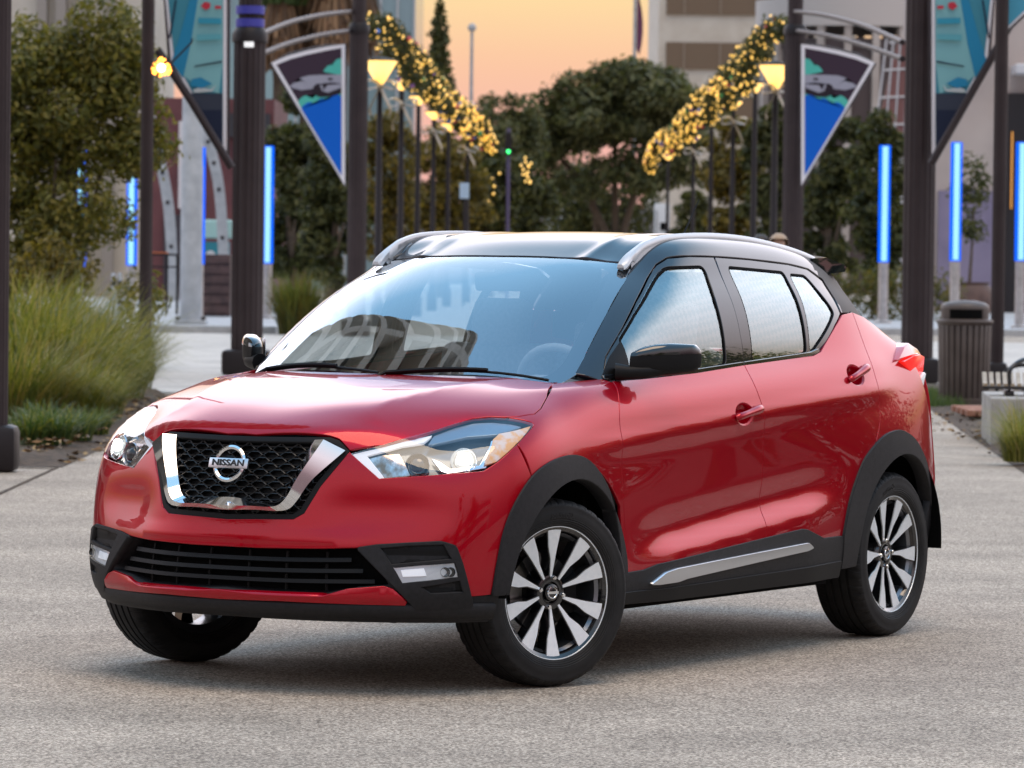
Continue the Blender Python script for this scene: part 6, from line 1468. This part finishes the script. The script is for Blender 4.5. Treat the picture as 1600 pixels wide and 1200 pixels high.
# ------------------------------------------------------------------ left footpath furniture
p = ground_at(297, 86.5); p.z = .14; t = tag(empty('concrete_pole', p), 'thick pale grey pole with bolted base flange beside the blue tube', 'pole')
bm = bmesh.new(); add_lathe(bm, [(.215, .06), (.215, 3.1), (.205, 3.12), (.205, 12)], seg=28); bm_obj('shaft', bm, G['grey'], t, R(40))
bm = bmesh.new(); add_box(bm, (0, 0, .04), (.62, .62, .08), bevel=.015); f = bm_obj('flange', bm, G['grey'], t)
for k in range(4): bm = bmesh.new(); add_lathe(bm, [(0, .08), (.03, .08), (.03, .15), (0, .15)], Matrix.Translation((.25*(1 if k % 2 else -1), .25*(1 if k < 2 else -1), 0)), 6); bm_obj('bolt', bm, G['steel_d'], f)
for pts, lb in (([(232, 175), (248, 240), (264, 330), (272, 470)], 'left curved grey truss rib behind the concrete pole'), ([(308, 175), (328, 230), (344, 310), (352, 470)], 'right curved grey truss rib behind the concrete pole')):
    q = crom([(a, b, 0) for a, b in pts], 8); P3 = [at(v.x, v.y, 112) for v in q]; c = P3[-1].copy(); c.z = 0
    t = tag(empty('curved_rib', c), lb, 'truss rib', 'curved ribs of the canopy'); bm = bmesh.new()
    for a, b in zip(P3, P3[1:]):
        d = (b-a); n = V((-d.z, 0, d.x)).normalized()
        v = [bm.verts.new(p_+n*s+V((0, yy, 0))-c) for p_ in (a, b) for s in (-.13, .13) for yy in (-.1, .1)]
        for q4 in ((0, 1, 3, 2), (4, 6, 7, 5), (0, 2, 6, 4), (1, 5, 7, 3), (0, 4, 5, 1), (2, 3, 7, 6)): bm.faces.new([v[i] for i in q4])
    bmesh.ops.remove_doubles(bm, verts=bm.verts, dist=.002)
    bm_obj('rib', bm, G['grey'], t, R(40))
    for i in range(3, len(P3)-3, 4): bm = bmesh.new(); bmesh.ops.create_cone(bm, cap_ends=True, segments=12, radius1=.05, radius2=.05, depth=.02, matrix=Matrix.Translation(P3[i]-c+V((0, -.115, 0))) @ Matrix.Rotation(pi/2, 4, 'X')); bm_obj('bolt_hole', bm, G['steel_d'], t)
p = ground_at(338, 118); t = tag(empty('drinks_kiosk', p), 'small turquoise kiosk with pale roof between pole and column', 'kiosk'); K = .01715
bm = bmesh.new(); add_box(bm, (0, 0, 1.5), (.62, .6, .72)); bm_obj('counter', bm, mat('kiosk_teal', (.02, .22, .28), .5), t)
kp = mat('kiosk_pale', (.36, .58, .55), .5); bm = bmesh.new(); add_box(bm, (0, 0, 2.2), (.74, .72, .5), bevel=.05); bm_obj('roof', bm, kp, t); bm = bmesh.new(); add_box(bm, (0, 0, .8), (.70, .68, .6), bevel=.04); bm_obj('pale_panel', bm, kp, t)
for s in (-.17, .2): bm = bmesh.new(); add_lathe(bm, [(0, 0), (.13, 0), (.13, .02), (0, .02)], Matrix.Translation((s, -.3, 1.5)) @ Matrix.Rotation(pi/2, 4, 'X'), 20); bm_obj('round_panel', bm, G['white'], t)
bm = bmesh.new(); add_box(bm, (0, 0, .25), (.6, .6, .5)); bm_obj('base', bm, G['steel_d'], t)
p = ground_at(256, 101); p.z = .14; t = tag(empty('metal_table', p), 'dark metal table with orange top left of the grey pole', 'table'); m_ = 101/6882.09
bm = bmesh.new(); add_box(bm, (0, 0, 1.36), (46*m_, .6, .05)); add_box(bm, (0, 0, 1.08), (40*m_, .5, .04)); bm_obj('shelf', bm, G['steel_d'], t)
bm = bmesh.new(); add_box(bm, (-.1, -.05, 1.405), (.36, .4, .03)); bm_obj('orange_top', bm, mat('orange_top', (.6, .16, .05), .5), t)
for sx in (-.3, .06, .3):
    bm = bmesh.new(); add_box(bm, (sx, -.2, .68), (.06, .06, 1.36)); bm_obj('leg', bm, G['steel_d'], t)
p = ground_at(337, 97); p.z = .14; t = tag(empty('slatted_planter', p), 'dark brown slatted planter right of the grey pole', 'planter')
bm = bmesh.new(); add_box(bm, (0, 0, .7), (.62, .6, 1.36), bevel=.02); bm_obj('body', bm, noise_col('dark_wood', (.035, .018, .018), (.07, .035, .03), 5, .6), t)
for k in range(6): bm = bmesh.new(); add_box(bm, (0, -.31, .16+.22*k), (.6, .03, .15), bevel=.01); bm_obj('slat', bm, noise_col('wood_slat', (.05, .028, .026), (.09, .05, .045), 5, .6), t)
for px, lb in ((176, 'left thin grey bollard below the leafy tree'), (186, 'right thin grey bollard below the leafy tree')):
    p = ground_at(px, 92); p.z = .14; t = tag(empty('bollard', p), lb, 'bollard', 'thin grey bollards'); bm = bmesh.new(); add_lathe(bm, [(0, 0), (.05, 0), (.05, .92), (.03, .97), (0, .97)], seg=12); bm_obj('shaft', bm, G['grey'], t, R(40)); bm = bmesh.new(); add_lathe(bm, [(.05, .7), (.056, .7), (.056, .8), (.05, .8)], seg=12); bm_obj('ring', bm, G['steel_d'], t)

# ------------------------------------------------------------------ right side furniture
# litter bin
p = ground_at(1506, 46.4); t = tag(empty('litter_bin', p), 'dark bronze slatted litter bin with domed lid beside the wide right column', 'litter bin'); br = .275; BZ = noise_col('bin_bronze', (.075, .056, .048), (.10, .078, .068), 5, .5)
bm = bmesh.new(); add_lathe(bm, [(0, .03), (br*.86, .03), (br*.90, .86), (0, .86)], seg=32); bm_obj('liner', bm, G['steel_d'], t, R(40))
for k in range(26):
    a = 2*pi*k/26; bm = bmesh.new(); add_box(bm, (0, 0, 0), (.018, .050, .80), bevel=.004, mtx=Matrix.Rotation(a, 4, 'Z') @ Matrix.Translation((br*.955, 0, .46)) @ Matrix.Rotation(R(1.4), 4, 'Y')); bm_obj('slat', bm, BZ, t, R(30))
bm = bmesh.new(); add_lathe(bm, [(br*.8, .02), (br*.98, .02), (br*1.0, .075), (br*.9, .085)], seg=32); bm_obj('foot_ring', bm, BZ, t, R(30))
bm = bmesh.new(); add_lathe(bm, [(br*.88, .85), (br*1.03, .85), (br*1.1, .885), (br*1.08, .905), (br*.96, .915), (br*.8, .915)], seg=40); bm_obj('rim', bm, BZ, t, R(30))
bm = bmesh.new(); add_lathe(bm, [(br*.90, .90), (br*.93, 1.02), (br*.92, 1.055), (br*.80, 1.085), (br*.4, 1.11), (0, 1.115)], seg=40); bm_obj('lid', bm, BZ, t, R(50))
bm = bmesh.new()
for s in range(9):
    a = R(-128)+R(9)*s; add_box(bm, (0, 0, 0), (.012, .047, .095), mtx=Matrix.Rotation(a, 4, 'Z') @ Matrix.Translation((br*.925, 0, .97)))
bm_obj('opening', bm, M['void'], t)
# bench on its concrete block
p = V((3.92, 36.0, 0)); t = tag(empty('concrete_plinth', p), 'weathered cast concrete plinth carrying the bench at the right edge', 'plinth')
bm = bmesh.new(); add_prism(bm, [(0, 0), (4.2, -.35), (4.4, 1.55), (.12, 1.85)], .40); bmesh.ops.bevel(bm, geom=bm.edges[:], offset=.012, segments=2, affect='EDGES', profile=.5); bm_obj('block', bm, G['block'], t)
for x in (.62, 1.9): bm = bmesh.new(); add_box(bm, (x, -.055*x*1.5-.004, .2), (.012, .012, .39)); bm_obj('joint', bm, G['soil'], t)
b0 = V((3.90, 36.45, .40)); t = tag(empty('park_bench', b0, R(-5)), 'slatted park bench with looped black arms on the concrete plinth', 'bench')
wood = noise_col('pale_slat', (.26, .19, .12), (.38, .30, .20), 7, .5); blk = mat('bench_black', (.014, .013, .014), .35, coat=.3)
for k in range(40):
    x = .02+.056*k; q = crom([(x, .0, .085), (x, .14, .07), (x, .34, .10), (x, .56, .165)], 4); bm = bmesh.new(); a_ = []
    for p in q: a_.append([bm.verts.new((p.x+sx, p.y, p.z+sz)) for sx, sz in ((-.018, 0), (.018, 0), (.018, .022), (-.018, .022))])
    for u_, v_ in zip(a_, a_[1:]):
        for e_ in range(4): bm.faces.new((u_[e_], u_[(e_+1) % 4], v_[(e_+1) % 4], v_[e_]))
    bm.faces.new(a_[0]); bm.faces.new(a_[-1][::-1]); bm_obj('slat', bm, wood, t, R(30))
bm = bmesh.new(); add_tube(bm, [(0, .02, .075), (2.24, .02, .075)], .016, 8); bm_obj('front_rail', bm, blk, t, R(50))
for x in (.22, 1.15, 2.0):
    bm = bmesh.new(); add_tube(bm, crom([(x, 0, .075), (x, .2, .06), (x, .45, .05), (x, .66, .09)], 6), .018, 8); add_box(bm, (x, .34, .02), (.08, .56, .05), bevel=.01); bm_obj('bracket', bm, blk, t, R(40))
    bm = bmesh.new(); add_tube(bm, crom([(x-.0, .02, .09), (x+.0, -.02, .22), (x+.1, .08, .30), (x+.24, .26, .30), (x+.33, .45, .22), (x+.34, .58, .1)], 7), .019, 10); bm_obj('arm', bm, blk, t, R(50))
bm = bmesh.new(); add_box(bm, (1.3, .34, .03), (1.9, .30, .06), bevel=.01); bm_obj('base_plate', bm, blk, t)
# bicycle
b0 = ground_at(1664, 42.6); t = tag(empty('bicycle', b0, R(188)), 'black bicycle with a yellow tag parked behind the bench', 'bicycle')
for x in (-.42, .42):
    mw = Matrix.Translation((x, 0, .27)) @ Matrix.Rotation(pi/2, 4, 'X')
    bm = bmesh.new(); add_tube(bm, [mw @ V((.255*cos(a), .255*sin(a), 0)) for a in [2*pi*k/36 for k in range(36)]], .020, 8, closed=True); w_ = bm_obj('wheel', bm, M['rubber'], t, R(50))
    bm = bmesh.new()
    for k in range(14): a = 2*pi*k/14; add_tube(bm, [mw @ V((0, 0, .02)), mw @ V((.235*cos(a), .235*sin(a), 0))], .002, 4)
    bm_obj('spoke_set', bm, G['alu'], w_)
bm = bmesh.new()
for a, b in (((-.42, 0, .27), (-.10, 0, .28)), ((-.10, 0, .28), (-.20, 0, .60)), ((-.20, 0, .60), (.26, 0, .62)), ((-.10, 0, .28), (.27, 0, .54)), ((-.42, 0, .27), (-.20, 0, .58)), ((.24, 0, .66), (.42, 0, .27)), ((-.21, 0, .6), (-.23, 0, .72)), ((.25, 0, .62), (.22, 0, .76))): add_tube(bm, [a, b], .018, 8)
bm_obj('frame', bm, M['gloss_black'], t, R(50))
bm = bmesh.new(); add_tube(bm, crom([(.12, -.30, .75), (.20, -.22, .77), (.22, 0, .76), (.20, .22, .77), (.12, .30, .75)], 5), .014, 8); bm_obj('handlebar', bm, M['dark_plastic'], t, R(50))
bm = bmesh.new(); add_box(bm, (-.25, 0, .745), (.24, .13, .05), bevel=.02); bm_obj('saddle', bm, M['dark_plastic'], t, R(40))
bm = bmesh.new(); add_box(bm, (.05, -.03, .56), (.05, .02, .10), bevel=.005); bm_obj('yellow_tag', bm, mat('tag_yellow', (.85, .62, .03), .4), t)
# potted tree
p = ground_at(1512, 112); t = tag(empty('potted_tree', p), 'small tree in a big brown pot before the pale hall', 'potted plant')
bm = bmesh.new(); add_lathe(bm, [(0, 0), (.42, 0), (.62, .45), (.62, .8), (.50, 1.0), (.55, 1.05), (.48, 1.05), (.40, .95), (0, .95)], seg=28); bm_obj('pot', bm, noise_col('terracotta_dark', (.09, .05, .04), (.15, .085, .065), 3, .6), t, R(40))
limbs('trunk', [([(0, 0, .9), (.05, 0, 1.8), (.1, 0, 3.0)], .05, .02)], t); leaf_cloud('crown', blob_clumps(random.Random(90), .55, .5, 1.4, 4.3, 12, .32), 1100, .085, LV['dark'], t, random.Random(91))
# far street things
p = ground_at(1031, 192); t = tag(empty('ticket_machine', p), 'white ticket machine with a small dark screen at the end of the avenue', 'ticket machine')
bm = bmesh.new(); add_box(bm, (0, 0, 2.0), (.68, .6, 4.0), bevel=.05); bm_obj('cabinet', bm, mat('cabinet_white', (.60, .63, .66), .5), t, R(40)); bm = bmesh.new(); add_box(bm, (.05, -.31, 3.0), (.26, .03, .34)); bm_obj('screen', bm, M['void'], t); bm = bmesh.new(); add_box(bm, (-.25, -.31, 2.4), (.1, .03, 2.6)); bm_obj('side_panel', bm, G['grey'], t)
p = ground_at(985, 232); t = tag(empty('flagpole', p), 'flagpole with a limp purple flag rising behind the dome tree', 'flagpole')
bm = bmesh.new(); add_tube(bm, [(0, 0, 0), (0, 0, 20)], [.12, .08], 10); bm_obj('pole', bm, G['grey'], t, R(50)); bm = bmesh.new(); fl_ = []
for i in range(7): z = 12.6+.6*i; fl_.append([bm.verts.new((.1+(.05+.28*sin(i*.5+.4))*j/3, .06*sin(j*2.2+i), z-.1*j)) for j in range(4)])
for a, b in zip(fl_, fl_[1:]):
    for j in range(3): bm.faces.new((a[j], a[j+1], b[j+1], b[j]))
bm_obj('flag', bm, mat('flag_purple', (.16, .04, .10), .7), t, R(60))
p = ground_at(731, 196); zt = at(731, 46, 196).z; t = tag(empty('tall_street_light', p), 'tall slim street light with a round head against the sunset', 'street light'); bm = bmesh.new(); add_tube(bm, [(0, 0, 0), (0, 0, zt)], [.13, .07], 10); bm_obj('pole', bm, G['grey'], t, R(50))
bm = bmesh.new(); add_lathe(bm, [(0, zt+.28), (.1, zt+.26), (.2, zt+.1), (.16, zt-.05), (0, zt-.08)], seg=18); bm_obj('head', bm, G['grey'], t, R(60))
p = ground_at(790, 168); zt = at(790, 237, 168).z; t = tag(empty('traffic_light', p), 'green traffic light among the dark trees left of the dome tree', 'traffic light'); bm = bmesh.new(); add_tube(bm, [(0, .1, 0), (0, .1, zt+.9)], .07, 8); bm_obj('pole', bm, mat('pole_violet', (.09, .07, .16), .5), t, R(50))
bm = bmesh.new(); add_box(bm, (0, 0, zt+.3), (.26, .2, .9), bevel=.03); bm_obj('housing', bm, G['steel_d'], t); bm = bmesh.new(); bmesh.ops.create_uvsphere(bm, u_segments=14, v_segments=8, radius=.07, matrix=Matrix.Translation((0, -.1, zt))); bm_obj('green_lamp', bm, mat('go_green', (.1, .9, .3), .3, emit=(.05, 1, .2), estr=3), t, R(60))
p = ground_at(722, 140); zt = at(722, 298, 140).z; t = tag(empty('pale_sign', p), 'small pale blue sign on a post below the left garlands', 'sign'); bm = bmesh.new(); add_tube(bm, [(0, .06, 0), (0, .06, zt+.3)], .04, 8); bm_obj('post', bm, G['steel_d'], t); bm = bmesh.new(); add_box(bm, (0, 0, zt), (.30, .05, .5), bevel=.01); bm_obj('face', bm, mat('sign_pale', (.45, .60, .75), .5), t)
# fairy lights low in the dark tree
for px, py, D, n_, lb in ((823, 268, 180, 14, 'small cluster of warm lights in the dark tree left of the dome tree'), (775, 288, 170, 5, 'few warm lights low in the tree below the left garlands')):
    rg = random.Random(n_); c = at(px, py, D); t = tag(empty('light_cluster', c), lb, 'fairy lights'); bm = bmesh.new(); add_tube(bm, [(-.2, 0, .4), (0, 0, 0), (.2, 0, -.4)], .015, 5); bm_obj('wire', bm, G['steel_d'], t); bm = bmesh.new()
    for k in range(n_): bmesh.ops.create_icosphere(bm, subdivisions=1, radius=.06, matrix=Matrix.Translation((rg.gauss(0, .12), -.9+rg.gauss(0, .1), rg.gauss(0, .3))))
    bm_obj('bulbs', bm, G['warm'], t)['kind'] = 'stuff'

# ------------------------------------------------------------------ people behind the car
def person(px, D, label, hair, top, low, seed):
    p = ground_at(px, D); t = tag(empty('person', p), label, 'person', rz_=0) if False else tag(empty('person', p), label, 'person')
    J = {'pel': (0, 0, .95, .13), 'wai': (0, 0, 1.12, .125), 'che': (0, 0, 1.32, .145), 'nk0': (0, 0, 1.47, .075), 'nk': (0, 0, 1.53, .055), 'chin': (0, -.015, 1.60, .070), 'hd': (0, 0, 1.69, .092), 'tp': (0, .01, 1.765, .055)}
    E = [('pel', 'wai'), ('wai', 'che'), ('che', 'nk0'), ('nk0', 'nk'), ('nk', 'chin'), ('chin', 'hd'), ('hd', 'tp')]
    for s, k in ((-1, 'l'), (1, 'r')):
        J.update({'sh'+k: (.19*s, 0, 1.42, .062), 'el'+k: (.25*s, .03, 1.15, .044), 'wr'+k: (.26*s, -.06, .92, .030), 'ha'+k: (.26*s, -.08, .83, .034), 'hp'+k: (.10*s, 0, .88, .098), 'kn'+k: (.11*s, -.02, .49, .062), 'an'+k: (.11*s, .02, .09, .040), 'to'+k: (.12*s, -.13, .045, .038)})
        E += [('nk0', 'sh'+k), ('sh'+k, 'el'+k), ('el'+k, 'wr'+k), ('wr'+k, 'ha'+k), ('pel', 'hp'+k), ('hp'+k, 'kn'+k), ('kn'+k, 'an'+k), ('an'+k, 'to'+k)]
    names = list(J); me = bpy.data.meshes.new('body'); me.from_pydata([J[n][:3] for n in names], [(names.index(a), names.index(b)) for a, b in E], [])
    o = link(bpy.data.objects.new('body', me), t); md = o.modifiers.new('skin', 'SKIN'); sv = me.skin_vertices[0].data
    for i, n in enumerate(names): sv[i].radius = (J[n][3], J[n][3]*.8); sv[i].use_root = n == 'pel'
    o.modifiers.new('sub', 'SUBSURF').render_levels = 2; o.modifiers['sub'].levels = 2
    dg = bpy.context.evaluated_depsgraph_get(); m2 = bpy.data.meshes.new_from_object(o.evaluated_get(dg)); o.modifiers.clear(); o.data = m2
    for m_ in (mat('skin', (.48, .29, .20), .5), mat('cloth_top', top, .8), mat('cloth_low', low, .8)): m2.materials.append(m_)
    for f in m2.polygons:
        z = f.center.z; x = abs(f.center.x); f.use_smooth = True
        f.material_index = 0 if (z > 1.50 or (x > .2 and z < 1.0)) else (1 if z > .93 else 2)
    bm = bmesh.new(); bmesh.ops.create_uvsphere(bm, u_segments=20, v_segments=14, radius=1, matrix=Matrix.Translation((0, .018, 1.705)) @ Matrix.Diagonal((.108, .118, .115, 1)))
    bmesh.ops.delete(bm, geom=[v for v in bm.verts if v.co.y < -.045 and v.co.z < 1.745], context='VERTS'); bm_obj('hair', bm, hair, t, R(60))
    return t
person(1214, 50, 'person with pale blond hair standing behind the car roof', mat('hair_blond', (.42, .30, .20), .6), (.12, .10, .12), (.05, .05, .07), 1)
person(1186, 52, 'person with dark hair standing behind the car roof', mat('hair_dark', (.035, .025, .02), .6), (.08, .05, .05), (.05, .05, .06), 2)

# ------------------------------------------------------------------ what stands round the plaza beside and behind the camera (seen in the paint)
t = tag(empty('residential_tower', (-17.5, 36.5, 0), R(35)), 'curved balcony tower left of the plaza, mirrored in the windscreen', 'building')
tw = noise_col('tower_concrete', (.42, .40, .34), (.52, .50, .44), .5, .8); tg = mat('tower_glass', (.10, .105, .095), .25)
bm = bmesh.new(); add_lathe(bm, [(0, 0), (6.6, 0), (6.6, 40), (0, 40)], seg=40); bm_obj('core', bm, tg, t, R(30))
for k in range(14): bm = bmesh.new(); add_lathe(bm, [(6.4, 2.8*k+1.7), (7.6, 2.8*k+1.7), (7.6, 2.8*k+2.5), (6.4, 2.8*k+2.5)], seg=40); bm_obj('balcony', bm, tw, t, R(30))
for k in range(7): a = 2*pi*k/7+.2; bm = bmesh.new(); add_box(bm, (7.2*cos(a), 7.2*sin(a), 20), (.7, .6, 40.4), rz=a); bm_obj('pier', bm, tw, t)
for i, (x, y, h, w_) in enumerate([(27, 30, 5.2, 2.8), (33, 34, 4.4, 2.6), (38, 40, 6.2, 3.2), (30, 42, 3.6, 2.4), (44, 47, 5.6, 3.4), (23, 24, 3.8, 2.2)]):
    rg = random.Random(100+i); tree('plaza_tree', 'tree %s of the row outside the right picture edge' % ordn[i], (x, y, 0), blob_clumps(rg, w_, w_, h*.25, h, 12, w_*.45), 1500, .17, 'olive', 100+i, std_trunk(h*.6, .14, rg, w_*.7), 'trees right of the plaza')
for i, (x, y, h, w_) in enumerate([(9, -7, 8.5, 2.2), (14, -4, 6.5, 2.6), (19, -9, 9.0, 3.2), (6, -14, 7.0, 2.4), (-14, 8, 6.5, 2.8), (-20, 3, 8.5, 3.4)]):
    rg = random.Random(120+i); tree('plaza_tree', '%s tree of the row behind the camera' % ordn[i], (x, y, 0), blob_clumps(rg, w_, w_, h*.22, h, 13, w_*.45), 1600, .19, 'olive', 120+i, std_trunk(h*.6, .16, rg, w_*.7), 'trees behind the camera')
t = tag(empty('arcade_hall', (26, -26, 0), R(35)), 'long low arcaded hall behind the camera', 'building'); bm = bmesh.new(); add_box(bm, (0, 0, 4.5), (44, 8, 9)); bm_obj('wall', bm, cream, t)
for k in range(3):
    bm = bmesh.new(); add_box(bm, (0, 4.02, 1.8+2.8*k), (42, .1, 1.4)); bm_obj('window', bm, wdark, t)

bed('side_planting_bed', [(5.6, 12), (5.9, 29), (12, 29), (12, 12)], .08, G['soil'], 9)
for i, (x, y, w_, h) in enumerate([(7.0, 14.5, 1.3, 1.5), (7.4, 17.3, 1.5, 1.8), (6.9, 20, 1.3, 1.35), (7.6, 22.6, 1.5, 2.0), (7.0, 25.2, 1.3, 1.5), (7.5, 27.6, 1.4, 1.9)]):
    rg = random.Random(140+i); tree('bed_shrub', '%s dark shrub in the side bed right of the car' % ordn[i], (x, y, 0), blob_clumps(rg, w_, w_*.8, .1, h, 12, w_*.4), 2200, .07, 'dark', 140+i, [([(0, 0, 0), (0, 0, h*.6)], .04, .015), ([(0, 0, .1), (.4, 0, h*.6)], .03, .01)], 'shrubs in the side bed', 'shrub')
